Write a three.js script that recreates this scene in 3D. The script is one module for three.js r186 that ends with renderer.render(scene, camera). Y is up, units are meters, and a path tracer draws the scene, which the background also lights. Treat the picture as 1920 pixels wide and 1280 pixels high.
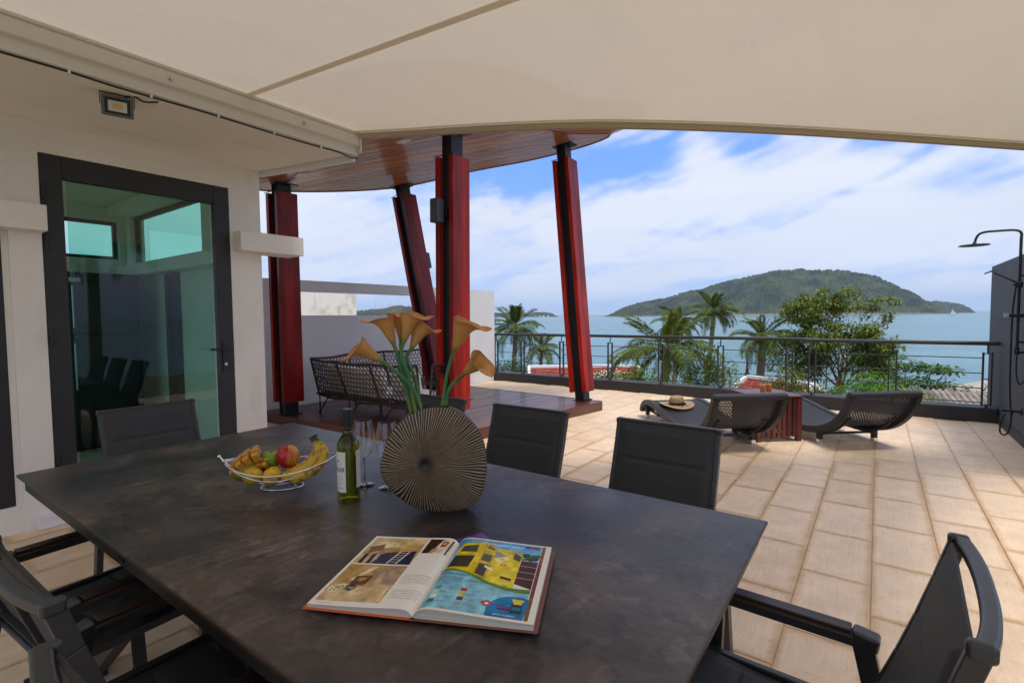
import * as THREE from 'three';
import { RoundedBoxGeometry } from 'three/addons/geometries/RoundedBoxGeometry.js';
import { mergeGeometries } from 'three/addons/utils/BufferGeometryUtils.js';

// ---------------------------------------------------------------- camera, sky, sun, exposure
const lin = (r, g, b) => new THREE.Color().setRGB(r, g, b);
const scene = new THREE.Scene();
const camera = new THREE.PerspectiveCamera(68.4, 1.5, 0.05, 40000);
camera.position.set(0, 1.36, 0);
camera.rotation.order = 'YXZ';
camera.rotation.set(-0.05014, 0.63032, -0.00947);
const renderer = new THREE.WebGLRenderer({ antialias: true });
renderer.toneMapping = THREE.LinearToneMapping;
renderer.toneMappingExposure = 1.38;
renderer.shadowMap.enabled = true;

const sun = new THREE.DirectionalLight(new THREE.Color(1.0, 0.95, 0.86), 1.35);
sun.name = 'sun';
sun.position.set(18, 52, 9);
sun.castShadow = true;
sun.shadow.radius = 24;
sun.shadow.camera.left = sun.shadow.camera.bottom = -45;
sun.shadow.camera.right = sun.shadow.camera.top = 45;
sun.shadow.camera.far = 160;
sun.shadow.mapSize.set(4096, 4096);
scene.add(sun);

// ---------------------------------------------------------------- numbers and noise
let seedState = 7;
const seed = (s) => { seedState = s >>> 0; };
const rnd = () => { seedState = (seedState + 0x6d2b79f5) | 0; let t = Math.imul(seedState ^ (seedState >>> 15), 1 | seedState); t = (t + Math.imul(t ^ (t >>> 7), 61 | t)) ^ t; return ((t ^ (t >>> 14)) >>> 0) / 4294967296; };
const rr = (a, b) => a + (b - a) * rnd();
const lerp = (a, b, t) => a + (b - a) * t;
const clamp = (x, a = 0, b = 1) => Math.min(b, Math.max(a, x));
const sstep = (a, b, x) => { const t = clamp((x - a) / (b - a)); return t * t * (3 - 2 * t); };
const hash = (x, y, s = 0) => { let h = Math.imul(x | 0, 374761393) + Math.imul(y | 0, 668265263) + Math.imul(s | 0, 1442695041); h = Math.imul(h ^ (h >>> 13), 1274126177); return ((h ^ (h >>> 16)) >>> 0) / 4294967296; };
const md = (a, n) => ((a % n) + n) % n;
function vn(x, y, px = 4096, py = 4096, s = 0) {   // value noise that repeats every px, py cells
  const ix = Math.floor(x), iy = Math.floor(y), fx = x - ix, fy = y - iy, u = fx * fx * (3 - 2 * fx), v = fy * fy * (3 - 2 * fy);
  const a = hash(md(ix, px), md(iy, py), s), b = hash(md(ix + 1, px), md(iy, py), s), c = hash(md(ix, px), md(iy + 1, py), s), d = hash(md(ix + 1, px), md(iy + 1, py), s);
  return lerp(lerp(a, b, u), lerp(c, d, u), v);
}
function fbm(x, y, oct = 4, px = 4096, py = 4096, s = 0) {
  let a = 0.5, t = 0, n = 0;
  for (let i = 0; i < oct; i++) { t += a * vn(x, y, px, py, s + i * 17); n += a; a *= 0.5; x *= 2; y *= 2; px *= 2; py *= 2; }
  return t / n;
}

// ---------------------------------------------------------------- the sky: blue air with thin high cloud
{
  const W = 2048, H = 1024, data = new Float32Array(W * H * 4), deg = 180 / Math.PI;
  const g2 = (a, e, a0, e0, sa, se) => Math.exp(-(((a - a0) / sa) ** 2) - ((e - e0) / se) ** 2);
  for (let y = 0; y < H; y++) {
    const el = ((y + 0.5) / H - 0.5) * Math.PI, e = el * deg;
    for (let x = 0; x < W; x++) {
      const ph = ((x + 0.5) / W - 0.5) * 2 * Math.PI, a = Math.atan2(Math.cos(ph), -Math.sin(ph)) * deg;   // 0 towards -z, positive to +x
      let r, g, b;
      const k = clamp(e / 26), k2 = clamp((e - 26) / 64), hz = Math.exp(-Math.max(e, 0) / 5);
      r = lerp(lerp(0.25, 0.15, k), 0.07, k2) + 0.30 * hz; g = lerp(lerp(0.46, 0.36, k), 0.22, k2) + 0.22 * hz; b = lerp(lerp(0.92, 0.97, k), 0.76, k2) + 0.0 * hz;
      if (e > -1) {
        // streaks and fleece, drawn out along a slanting wind
        const sx = a * 0.050, sy = e * 0.16 - a * 0.030, wob = fbm(a * 0.045 + 9, e * 0.12 + 3, 4, 4096, 4096, 5) - 0.5;
        let n = fbm(sx * 1.3 + wob * 2.4 + 20, sy * 2.0 + wob * 3.0 + 11, 8, 4096, 4096, 1);
        const fine = fbm(a * 0.30 + wob * 7, (e * 1.5 - a * 0.34) + wob * 7, 6, 4096, 4096, 3), fleece = fbm(a * 1.5 + wob * 9, e * 2.0 + a * 0.4, 4, 4096, 4096, 6);
        n = n * 0.72 + fine * 0.27 + (fleece - 0.5) * 0.10;
        let bias = 0.24 * Math.exp(-(((e - 7.5) / 5) ** 2)) + 0.03;
        bias += 0.26 * g2(a, e, -15.4 + (e - 16) * -0.35, 16, 2.3, 4.2) + 0.20 * g2(a - (e - 12.5) * 2.2, 0, -6, 0, 10, 1) * Math.exp(-(((e - 12.5) / 2.6) ** 2));
        bias -= 0.22 * g2(a, e, -25, 15.6, 6.5, 2.6) + 0.17 * g2(a, e, -38, 16, 5, 2.2) + 0.20 * g2(a, e, -11, 16.4, 3.2, 1.7) + 0.13 * g2(a, e, 8, 11.2, 6, 1.2) + 0.10 * g2(a, e, -4, 9.2, 9, 0.8);
        if (e > 20) bias += 0.22 * clamp((e - 20) / 16);
        let c = sstep(0.32, 0.76, n + bias);
        c *= sstep(-0.5, 3.2, e) * 0.93;
        // a low row of small cumulus along the far water
        const cu = fbm(a * 0.55 + 40, e * 1.9, 4, 4096, 4096, 8), low = Math.exp(-(((e - 1.35) / 0.62) ** 2)) * sstep(0.52, 0.66, cu) * sstep(-45, -33, a) * (1 - sstep(-25, -21, a));
        const band = 0.45 * sstep(0.45, 0.62, fbm(a * 0.07 + 3, e * 0.9, 4, 4096, 4096, 12)) * Math.exp(-(((e - 3.2) / 2.2) ** 2));
        c = Math.max(c, low * 0.6, band);
        const tone = 0.93 + 0.12 * fbm(a * 0.08, e * 0.4, 4, 4096, 4096, 21), bl = clamp((e - 3) / 10);
        r = lerp(r, (0.66 + 0.09 * bl) * tone, c); g = lerp(g, (0.73 + 0.06 * bl) * tone, c); b = lerp(b, 0.885 * tone, c);
      } else { r = 0.20; g = 0.29; b = 0.33; }
      // the veil of cloud is brightest round the sun that shines through it
      const cs = Math.cos(ph) * Math.cos(el) * 0.3228 + Math.sin(el) * 0.9326 + Math.sin(ph) * Math.cos(el) * 0.1614, sd = Math.acos(clamp(cs, -1, 1)) * deg, halo = 2.1 * Math.exp(-((sd / 17) ** 2)) + 0.25 * Math.exp(-((sd / 38) ** 2));
      r += halo; g += halo * 0.97; b += halo * 0.92;
      const i = (y * W + x) * 4;
      data[i] = r * 0.83; data[i + 1] = g * 0.83; data[i + 2] = b * 0.83; data[i + 3] = 1;
    }
  }
  const sky = new THREE.DataTexture(data, W, H, THREE.RGBAFormat, THREE.FloatType);
  sky.mapping = THREE.EquirectangularReflectionMapping;
  sky.magFilter = sky.minFilter = THREE.LinearFilter;
  sky.needsUpdate = true;
  scene.background = sky;
  scene.environment = sky;
}
scene.fog = new THREE.FogExp2(lin(0.54, 0.72, 0.98), 0.000045);

// ---------------------------------------------------------------- naming
const taken = new Map();
const numbered = (n) => { const k = taken.get(n) ?? 0; taken.set(n, k + 1); return k ? `${n}_${String(k).padStart(3, '0')}` : n; };
function tag(o, label, category, group) { if (label) o.userData.label = label; if (category) o.userData.category = category; if (group) o.userData.group = group; return o; }
function thing(name, label, category, pos = [0, 0, 0], turn = 0, group) {
  const o = new THREE.Group(); o.name = numbered(name); o.position.set(...pos); o.rotation.y = turn; scene.add(o);
  return tag(o, label, category, group);
}
function part(name, geo, mat, parent, label) {
  const m = new THREE.Mesh(Array.isArray(geo) ? (geo.length > 1 ? join(geo) : geo[0]) : geo, mat);
  m.name = name; m.castShadow = m.receiveShadow = true; parent.add(m);
  if (label) m.userData.label = label;
  return m;
}
const single = (name, label, category, geo, mat, group) => { const m = part(numbered(name), geo, mat, scene); return tag(m, label, category, group); };
function struct(name, geo, mat) { const m = part(name, geo, mat, scene); m.userData.kind = 'structure'; return m; }
function copyOf(root, pos, turn, label) {
  const r = root.clone(); r.userData = { ...root.userData }; r.name = numbered(root.name.replace(/_\d{3}$/, '')); r.position.set(...pos); r.rotation.set(0, turn, 0); scene.add(r);
  if (label) r.userData.label = label;
  return r;
}

// ---------------------------------------------------------------- geometry helpers
function join(list) {
  const l = list.map((g) => { let k = g.index ? g.toNonIndexed() : g; if (!k.attributes.normal) k.computeVertexNormals(); if (!k.attributes.uv) k.setAttribute('uv', new THREE.Float32BufferAttribute(new Float32Array(k.attributes.position.count * 2), 2)); for (const n of Object.keys(k.attributes)) if (!['position', 'normal', 'uv', 'color'].includes(n)) k.deleteAttribute(n); return k; });
  const anyCol = l.some((g) => g.attributes.color);
  if (anyCol) for (const g of l) if (!g.attributes.color) g.setAttribute('color', new THREE.Float32BufferAttribute(new Float32Array(g.attributes.position.count * 3).fill(1), 3));
  return mergeGeometries(l, false);
}
// uv in metres from the face directions; long = axis that the grain (v) follows
function muv(geo, long = 'y', ou = 0, ov = 0) {
  const g = geo.index ? geo.toNonIndexed() : geo, p = g.attributes.position, n = g.attributes.normal, uv = new Float32Array(p.count * 2), L = 'xyz'.indexOf(long);
  for (let i = 0; i < p.count; i += 3) {
    const nn = [0, 1, 2].map((c) => Math.abs(n.getComponent(i, c) + n.getComponent(i + 1, c) + n.getComponent(i + 2, c)));
    let d = nn.indexOf(Math.max(...nn)), v = L, u;
    if (d === L) { v = (L + 1) % 3; u = (L + 2) % 3; } else u = 3 - d - L;
    for (let k = 0; k < 3; k++) { uv[(i + k) * 2] = p.getComponent(i + k, u) + ou; uv[(i + k) * 2 + 1] = p.getComponent(i + k, v) + ov; }
  }
  g.setAttribute('uv', new THREE.BufferAttribute(uv, 2));
  return g;
}
const V = (x, y, z) => new THREE.Vector3(x, y, z);
const mv = (g, x, y, z) => g.translate(x, y, z);
function rbox(w, h, d, r = 0.004, seg = 1) { return new RoundedBoxGeometry(w, h, d, seg, Math.min(r, w / 2.01, h / 2.01, d / 2.01)); }
function span(x0, y0, z0, x1, y1, z1, r = 0, long = 'y') {   // a box between two corners, uv in metres
  const w = Math.abs(x1 - x0), h = Math.abs(y1 - y0), d = Math.abs(z1 - z0), g = r ? rbox(w, h, d, r) : new THREE.BoxGeometry(w, h, d);
  g.translate((x0 + x1) / 2, (y0 + y1) / 2, (z0 + z1) / 2);
  return muv(g, long);
}
function bar(a, b, w, h, r = 0.003, up = V(0, 1, 0)) {   // a rounded bar from a to b; w across, h along up
  a = V(...a); b = V(...b);
  const d = b.clone().sub(a), L = d.length(), g = rbox(w, h, L, r);
  const z = d.clone().normalize(), x = new THREE.Vector3().crossVectors(up, z);
  if (x.lengthSq() < 1e-6) x.set(1, 0, 0);
  x.normalize();
  const y = new THREE.Vector3().crossVectors(z, x);
  g.applyMatrix4(new THREE.Matrix4().makeBasis(x, y, z));
  g.translate((a.x + b.x) / 2, (a.y + b.y) / 2, (a.z + b.z) / 2);
  return g;
}
function tube(pts, r, seg = 24, rad = 8, closed = false) {
  return new THREE.TubeGeometry(new THREE.CatmullRomCurve3(pts.map((p) => V(...p)), closed, 'centripetal'), seg, r, rad, closed);
}
function rod(a, b, r, rad = 10) {
  const A = V(...a), B = V(...b), d = B.clone().sub(A), g = new THREE.CylinderGeometry(r, r, d.length(), rad);
  g.applyQuaternion(new THREE.Quaternion().setFromUnitVectors(V(0, 1, 0), d.clone().normalize()));
  return g.translate((A.x + B.x) / 2, (A.y + B.y) / 2, (A.z + B.z) / 2);
}
function lathe(prof, seg = 40) { return new THREE.LatheGeometry(prof.map(([x, y]) => new THREE.Vector2(x, y)), seg); }
// a bar of section prof [[a, b], ...] (a across, b up) swept along points
function sweep(pts, prof, up = V(0, 1, 0), seg = 24) {
  const cv = new THREE.CatmullRomCurve3(pts.map((p) => V(...p)), false, 'centripetal'), n = prof.length;
  const g = sheet(n, seg, (u, v) => { const q = prof[Math.round(u * n) % n], p = cv.getPoint(v), t = cv.getTangent(v), x = new THREE.Vector3().crossVectors(up, t).normalize(), y = new THREE.Vector3().crossVectors(t, x); return p.addScaledVector(x, q[0]).addScaledVector(y, q[1]).toArray(); });
  return g;
}
const rsec = (w, h, r) => { const o = []; for (const [sx, sy, a0] of [[1, 1, 0], [-1, 1, 90], [-1, -1, 180], [1, -1, 270]]) for (let k = 0; k <= 3; k++) { const a = (a0 + k * 30) * Math.PI / 180; o.push([sx * (w / 2 - r) + Math.cos(a) * r, sy * (h / 2 - r) + Math.sin(a) * r]); } return o; };
// a grid surface from f(u, v) -> [x, y, z]
function sheet(nu, nv, f, color) {
  const pos = [], uv = [], idx = [], col = [];
  for (let j = 0; j <= nv; j++) for (let i = 0; i <= nu; i++) { pos.push(...f(i / nu, j / nv)); uv.push(i / nu, j / nv); if (color) col.push(...color(i / nu, j / nv)); }
  for (let j = 0; j < nv; j++) for (let i = 0; i < nu; i++) { const a = j * (nu + 1) + i, b = a + 1, c = a + nu + 1, d = c + 1; idx.push(a, b, d, a, d, c); }
  const g = new THREE.BufferGeometry();
  g.setAttribute('position', new THREE.Float32BufferAttribute(pos, 3)); g.setAttribute('uv', new THREE.Float32BufferAttribute(uv, 2));
  if (color) g.setAttribute('color', new THREE.Float32BufferAttribute(col, 3));
  g.setIndex(idx); g.computeVertexNormals();
  return g;
}
// a solid slab from a plane outline (counter-clockwise in x,z seen from above), between heights fb(x,z) and ft(x,z)
function prism(outline, fb, ft, uvf = (x, z) => [x, z]) {
  const n = outline.length, tris = THREE.ShapeUtils.triangulateShape(outline.map(([x, z]) => new THREE.Vector2(x, z)), []), pos = [], uv = [];
  const put = (x, y, z) => { pos.push(x, y, z); uv.push(...uvf(x, z, y)); };
  for (const t of tris) {
    for (const k of [t[0], t[2], t[1]]) put(outline[k][0], ft(...outline[k]), outline[k][1]);
    for (const k of t) put(outline[k][0], fb(...outline[k]), outline[k][1]);
  }
  for (let i = 0; i < n; i++) {
    const a = outline[i], b = outline[(i + 1) % n], at = ft(...a), ab = fb(...a), bt = ft(...b), bb = fb(...b);
    put(a[0], ab, a[1]); put(a[0], at, a[1]); put(b[0], bt, b[1]); put(a[0], ab, a[1]); put(b[0], bt, b[1]); put(b[0], bb, b[1]);
  }
  const g = new THREE.BufferGeometry();
  g.setAttribute('position', new THREE.Float32BufferAttribute(pos, 3)); g.setAttribute('uv', new THREE.Float32BufferAttribute(uv, 2));
  g.computeVertexNormals();
  return g;
}
// the part of a polygon between two parallels of direction d (unit), offsets o0..o1 across it
function strip(poly, dx, dz, o0, o1) {
  const across = ([x, z]) => -dz * x + dx * z;
  const clip = (pl, keep, o) => {
    const out = [];
    for (let i = 0; i < pl.length; i++) {
      const a = pl[i], b = pl[(i + 1) % pl.length], ka = keep * (across(a) - o), kb = keep * (across(b) - o);
      if (ka >= 0) out.push(a);
      if (ka * kb < 0) { const t = ka / (ka - kb); out.push([lerp(a[0], b[0], t), lerp(a[1], b[1], t)]); }
    }
    return out;
  };
  return clip(clip(poly, 1, o0), -1, o1);
}

// ---------------------------------------------------------------- texture helpers
function tex(w, h, f, srgb = true, rx = 1, ry = 1) {
  const d = new Uint8Array(w * h * 4);
  for (let y = 0; y < h; y++) for (let x = 0; x < w; x++) { const c = f(x / w, y / h, x, y), i = (y * w + x) * 4; if (typeof c === 'number') d[i] = d[i + 1] = d[i + 2] = clamp(c, 0, 255); else { d[i] = clamp(c[0], 0, 255); d[i + 1] = clamp(c[1], 0, 255); d[i + 2] = clamp(c[2], 0, 255); } d[i + 3] = 255; }
  const t = new THREE.DataTexture(d, w, h, THREE.RGBAFormat);
  t.wrapS = t.wrapT = THREE.RepeatWrapping; t.magFilter = THREE.LinearFilter; t.minFilter = THREE.LinearMipmapLinearFilter; t.repeat.set(rx, ry);
  if (srgb) t.colorSpace = THREE.SRGBColorSpace;
  t.needsUpdate = true;
  return t;
}
function canvasTex(w, h, draw) {
  const c = document.createElement('canvas'); c.width = w; c.height = h;
  draw(c.getContext('2d'), w, h);
  const t = new THREE.CanvasTexture(c); t.colorSpace = THREE.SRGBColorSpace; t.anisotropy = 8;
  return t;
}
const std = (o) => new THREE.MeshStandardMaterial({ side: THREE.DoubleSide, ...o });
const phys = (o) => new THREE.MeshPhysicalMaterial({ side: THREE.DoubleSide, ...o });

// ---------------------------------------------------------------- materials of the place
seed(11);
const grainTex = (w, h, base, dark, light, o = {}) => tex(w, h, (u, v) => {   // wood: grain runs along v
  const { fx = 24, fy = 2, s = 1, pore = 0.5 } = o;
  const wav = fbm(u * 5, v * 3, 3, 5, 3, s) * 1.2, n = fbm(u * fx + wav, v * fy + wav * 0.4, 4, fx, fy, s + 3), f = vn(u * fx * 9, v * fy * 5, fx * 9, fy * 5, s + 9), q = fbm(u * 3, v * 4, 3, 3, 4, s + 40);
  const a = clamp((n - 0.3) * 1.7) * 0.65 + q * 0.35, k = 1 - pore * 0.35 * sstep(0.72, 0.95, f);
  return [0, 1, 2].map((c) => (a < 0.5 ? lerp(dark[c], base[c], a * 2) : lerp(base[c], light[c], a * 2 - 1)) * k);
});
const fineBump = (f, s = 2) => tex(256, 256, (u, v) => 255 * (0.6 * fbm(u * f, v * f, 4, f, f, s) + 0.4 * vn(u * 128, v * 128, 128, 128, s + 5)), false);
const plasterBump = fineBump(14, 4);
const plasterTex = (r, g, b, s, amp = 10) => tex(512, 512, (u, v) => { const n = fbm(u * 5, v * 5, 5, 5, 5, s) - 0.5, m = vn(u * 200, v * 200, 200, 200, s + 2) - 0.5, st = sstep(0.66, 0.8, fbm(u * 9, v * 3, 4, 9, 3, s + 7)); return [r + n * amp * 2.4 + m * 4 - st * 6, g + n * amp * 2.4 + m * 4 - st * 6.5, b + n * amp * 2.2 + m * 4 - st * 7]; });
const rep = (t, x, y = x) => { const k = t.clone(); k.repeat.set(x, y); k.needsUpdate = true; return k; };
const M = {
  wallWhite: std({ map: rep(plasterTex(232, 230, 228, 3, 5), 0.45), roughness: 0.92, bumpMap: rep(plasterBump, 0.9), bumpScale: 0.003 }),
  housePaint: std({ map: rep(plasterTex(240, 233, 223, 8, 6), 0.5), roughness: 0.85, bumpMap: rep(plasterBump, 1.1), bumpScale: 0.003 }),
  eavePaint: std({ map: rep(plasterTex(208, 190, 168, 13, 5), 0.5), roughness: 0.8, bumpMap: rep(plasterBump, 1.1), bumpScale: 0.002 }),
  agedWhite: std({ map: rep(tex(512, 512, (u, v) => { const s = fbm(u * 26, v * 2, 4, 26, 2, 5), p = fbm(u * 6, v * 6, 5, 6, 6, 9), k = sstep(0.58, 0.78, s) * 0.5 + sstep(0.62, 0.8, p) * 0.35; return [247 - k * 64, 240 - k * 76, 226 - k * 88]; }), 0.55), roughness: 0.9 }),
  greyPaint: std({ map: rep(tex(512, 512, (u, v) => { const n = fbm(u * 60, v * 4, 4, 60, 4, 5) - 0.5, q = fbm(u * 4, v * 4, 4, 4, 4, 6) - 0.5; return [70 + n * 14 + q * 14, 71 + n * 14 + q * 14, 76 + n * 14 + q * 14]; }), 0.8), roughness: 0.6, bumpMap: rep(plasterBump, 1), bumpScale: 0.003 }),
  kerbPaint: std({ map: rep(tex(256, 256, (u, v) => { const n = fbm(u * 7, v * 7, 4, 7, 7, 15) - 0.5; return [43 + n * 12, 42 + n * 12, 44 + n * 12]; }), 0.8), roughness: 0.55 }),
  grout: std({ map: rep(tex(256, 256, (u, v) => { const n = fbm(u * 30, v * 30, 4, 30, 30, 25), d = sstep(0.56, 0.66, fbm(u * 3, v * 3, 3, 3, 3, 31)); return [lerp(214, 120, d) + n * 16, lerp(192, 98, d) + n * 16, lerp(164, 76, d) + n * 14]; }), 0.7), roughness: 0.95 }),
  darkMetal: phys({ color: lin(0.022, 0.022, 0.024), roughness: 0.42, metalness: 0.0, clearcoat: 0.25, clearcoatRoughness: 0.3 }),
  doorMetal: phys({ color: lin(0.024, 0.023, 0.024), roughness: 0.5 }),
  steelBlack: phys({ color: lin(0.012, 0.012, 0.014), roughness: 0.45 }),
  alu: phys({ color: lin(0.66, 0.62, 0.55), roughness: 0.45, clearcoat: 0.2, clearcoatRoughness: 0.4 }),
  chrome: std({ color: lin(0.86, 0.86, 0.86), roughness: 0.22, metalness: 1 }),
  steel: std({ color: lin(0.55, 0.55, 0.54), roughness: 0.32, metalness: 1 }),
  white: std({ color: lin(0.72, 0.71, 0.69), roughness: 0.5 }),
  glassTint: phys({ color: lin(0.40, 0.74, 0.60), transmission: 1, roughness: 0.02, thickness: 0, ior: 1.5 }),
  glassClear: phys({ color: lin(0.62, 0.86, 0.80), transmission: 1, roughness: 0.0, thickness: 0, ior: 1.5 }),
};
const redWood = [0, 1, 2].map((k) => phys({ map: rep(grainTex(256, 512, [[166, 30, 15], [136, 27, 16], [176, 36, 20]][k], [98, 13, 8], [196, 56, 28], { fx: 7, fy: 3, s: 3 + k * 7 }), 2.1, 0.55), roughness: 0.5, clearcoat: 0.2, clearcoatRoughness: 0.16, specularIntensity: 0.5, bumpMap: rep(plasterBump, 3, 0.4), bumpScale: 0.002 }));
const brownWood = phys({ map: rep(grainTex(256, 512, [84, 26, 17], [52, 14, 10], [108, 38, 24], { fx: 7, fy: 3, s: 33 }), 2.1, 0.55), roughness: 0.5, clearcoat: 0.18, clearcoatRoughness: 0.16, specularIntensity: 0.5, bumpMap: rep(plasterBump, 3, 0.4), bumpScale: 0.002 });
const deckWood = [0, 1, 2, 3].map((k) => phys({ map: rep(grainTex(128, 512, [[96, 46, 36], [84, 40, 32], [106, 52, 40], [90, 42, 34]][k], [62, 28, 24], [122, 62, 48], { fx: 10, fy: 2, s: 50 + k * 9 }), 9, 0.7), roughness: 0.45, clearcoat: 0.34, clearcoatRoughness: 0.14 }));
const soffitWood = [0, 1, 2, 3, 4].map((k) => phys({ bumpMap: rep(plasterBump, 12, 1.2), bumpScale: 0.004, specularIntensity: 0.6, map: rep(grainTex(128, 512, [[204, 126, 78], [182, 108, 66], [218, 142, 92], [192, 118, 72], [170, 102, 66]][k], [128, 70, 44], [228, 162, 112], { fx: 9, fy: 2, s: 90 + k * 9 }), 9, 0.7), roughness: 0.42, clearcoat: 0.42, clearcoatRoughness: 0.13 }));
const fasciaWood = phys({ color: lin(0.40, 0.125, 0.085), roughness: 0.45, clearcoat: 0.4, clearcoatRoughness: 0.25, map: rep(plasterTex(246, 240, 236, 19, 8), 0.8), bumpMap: rep(plasterBump, 1), bumpScale: 0.006 });
const kerbOrange = phys({ color: lin(0.28, 0.085, 0.04), roughness: 0.5 });

// ---------------------------------------------------------------- sea, ground, islands
const SEA = -9;
{
  const wave = tex(512, 512, (u, v) => 255 * (0.5 * fbm(u * 9, v * 14, 5, 9, 14, 2) + 0.3 * fbm(u * 26, v * 40, 3, 26, 40, 7) + 0.2 * vn(u * 90, v * 130, 90, 130, 8)), false);
  const tone = tex(512, 512, (u, v) => { const n = fbm(u * 4, v * 9, 5, 4, 9, 61) - 0.5, m = fbm(u * 40, v * 70, 3, 40, 70, 3) - 0.5; return [74 + n * 30 + m * 18, 122 + n * 24 + m * 14, 132 + n * 24 + m * 14]; });
  const pos = [0, 0, 0], uv = [0, 0], idx = [], R = [40, 70, 120, 220, 420, 900, 2000, 4500, 9000, 14000], n = 72;
  R.forEach((r, k) => { for (let i = 0; i < n; i++) { const a = (i / n) * 2 * Math.PI; pos.push(Math.cos(a) * r, 0, Math.sin(a) * r); uv.push((Math.cos(a) * r) / 34, (Math.sin(a) * r) / 34); if (k === 0) idx.push(0, 1 + ((i + 1) % n), 1 + i); else { const p = 1 + (k - 1) * n, q = 1 + k * n, j = (i + 1) % n; idx.push(p + i, p + j, q + j, p + i, q + j, q + i); } } });
  const g = new THREE.BufferGeometry();
  g.setAttribute('position', new THREE.Float32BufferAttribute(pos, 3)); g.setAttribute('uv', new THREE.Float32BufferAttribute(uv, 2)); g.setIndex(idx); g.computeVertexNormals();
  struct('sea', g.translate(0, SEA, 0), phys({ color: lin(1, 1, 1), map: rep(tone, 0.16, 0.16), roughness: 0.22, ior: 1.33, bumpMap: rep(wave, 1, 1), bumpScale: 0.55 }));
  // the village shore between the house and the water
  const shore = (x) => -58 + 7 * Math.sin(x * 0.03) + 3 * Math.sin(x * 0.11);
  const gr = sheet(60, 40, (u, v) => { const x = lerp(-140, 90, u), z = lerp(40, shore(x), v), y = lerp(-5.6, SEA + 0.5, sstep(0.1, 0.92, v)) - (v > 0.97 ? 0.9 : 0) + (fbm(x * 0.1, z * 0.1, 3) - 0.5) * 0.6; return [x, y, z]; });
  muv(gr, 'z');
  struct('ground', muv(gr, 'z'), std({ map: rep(tex(512, 512, (u, v) => { const n = fbm(u * 12, v * 12, 5, 12, 12, 71), k = sstep(0.4, 0.6, n); return [lerp(118, 70, k), lerp(108, 88, k), lerp(78, 46, k)]; }), 0.12), roughness: 1 }));
}
const forest = std({ vertexColors: true, roughness: 1 });
// crest: pairs of azimuth (degrees from -z towards +x) and rise (degrees) seen from the terrace; the land stands at its real distance
function island(name, dist, crest, depth, nu, nv, s, bump) {
  const a0 = crest[0][0], a1 = crest.at(-1)[0], mid = (a0 + a1) / 2, T = (d) => Math.tan((d * Math.PI) / 180);
  const h = (a) => { for (let i = 1; i < crest.length; i++) if (a <= crest[i][0]) { const k = (a - crest[i - 1][0]) / (crest[i][0] - crest[i - 1][0]); return lerp(crest[i - 1][1], crest[i][1], k * k * (3 - 2 * k) * 0.4 + k * 0.6); } return 0; };
  const g = sheet(nu, nv, (u, v) => {
    const a = lerp(a0, a1, u), x = dist * T(a - mid), z = (v - 0.45) * depth * (0.35 + 0.65 * Math.sin(Math.PI * clamp(u, 0.02, 0.98)));
    const top = dist * T(h(a)) - SEA * 0.0, sh = v < 0.45 ? Math.pow(sstep(0, 0.45, v) * 0.45 + (v / 0.45) * 0.55, 0.9) : Math.max(0, 1 - ((v - 0.45) / 0.55) ** 1.6);
    const rid = fbm(x * 0.0042 + 3, z * 0.0030 + 5, 5, 4096, 4096, s) - 0.5, edge = clamp(Math.min(u, 1 - u) * 14);
    const y = (top + 6) * sh * (1 + rid * 0.75 * (1 - sh * sh * 0.75)) + bump * (vn(x * 0.075, z * 0.05, 4096, 4096, s + 4) * 0.65 + vn(x * 0.17, z * 0.11, 4096, 4096, s + 5) * 0.35) * Math.min(1, sh * 9) * edge - (v < 0.012 || v > 0.985 ? 6 : 0);
    return [x, y, -z];
  }, (u, v) => { const x = u * 90, y = v * 34, n = fbm(x * 0.32, y * 0.55, 4, 4096, 4096, s + 9), m = vn(x * 3.2, y * 2.4, 4096, 4096, s + 11), k = Math.max(0.12, -0.15 + n * 2.1 + (m - 0.5) * 0.8); return v < 0.014 ? [0.26, 0.22, 0.16] : [0.030 * k * (0.6 + 1.1 * n), 0.050 * k, 0.014 * k]; });
  const m = struct(name, g, forest), r = (mid * Math.PI) / 180;
  m.position.set(Math.sin(r) * dist, SEA, -Math.cos(r) * dist); m.rotation.y = -r;
  return m;
}
island('island', 4000, [[-25.1, 0.02], [-23.6, 0.75], [-21.8, 1.22], [-19.6, 1.5], [-16.8, 2.2], [-14, 2.85], [-11.6, 3.55], [-9, 4.0], [-6.4, 4.25], [-5.2, 4.0], [-3.7, 3.85], [-1.6, 3.6], [-0.4, 3.3], [0.8, 2.6], [2, 1.85], [3.2, 1.05], [4.7, 0.02]], 1500, 560, 100, 3, 30);
island('distant_island', 6500, [[1.2, 0.02], [2.6, 0.7], [4.0, 0.98], [5.0, 0.8], [5.7, 0.66], [6.2, 0.35], [6.6, 0.02]], 700, 140, 20, 23, 15);
island('distant_island_001', 5200, [[-39.5, 0.02], [-38.2, 0.42], [-37.2, 0.36], [-36.1, 0.5], [-34.8, 0.48], [-34.4, 0.26], [-33.4, 0.42], [-32.4, 0.44], [-31.6, 0.28], [-30.9, 0.02]], 420, 220, 20, 31, 10);
island('distant_hill', 3400, [[-64, 0.3], [-58, 0.75], [-55, 0.62], [-53, 0.72], [-50.5, 0.95], [-48.9, 1.3], [-47.6, 1.2], [-46.2, 0.8], [-44.5, 0.5], [-42, 0.28], [-40, 0.02]], 500, 260, 24, 43, 13);

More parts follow.
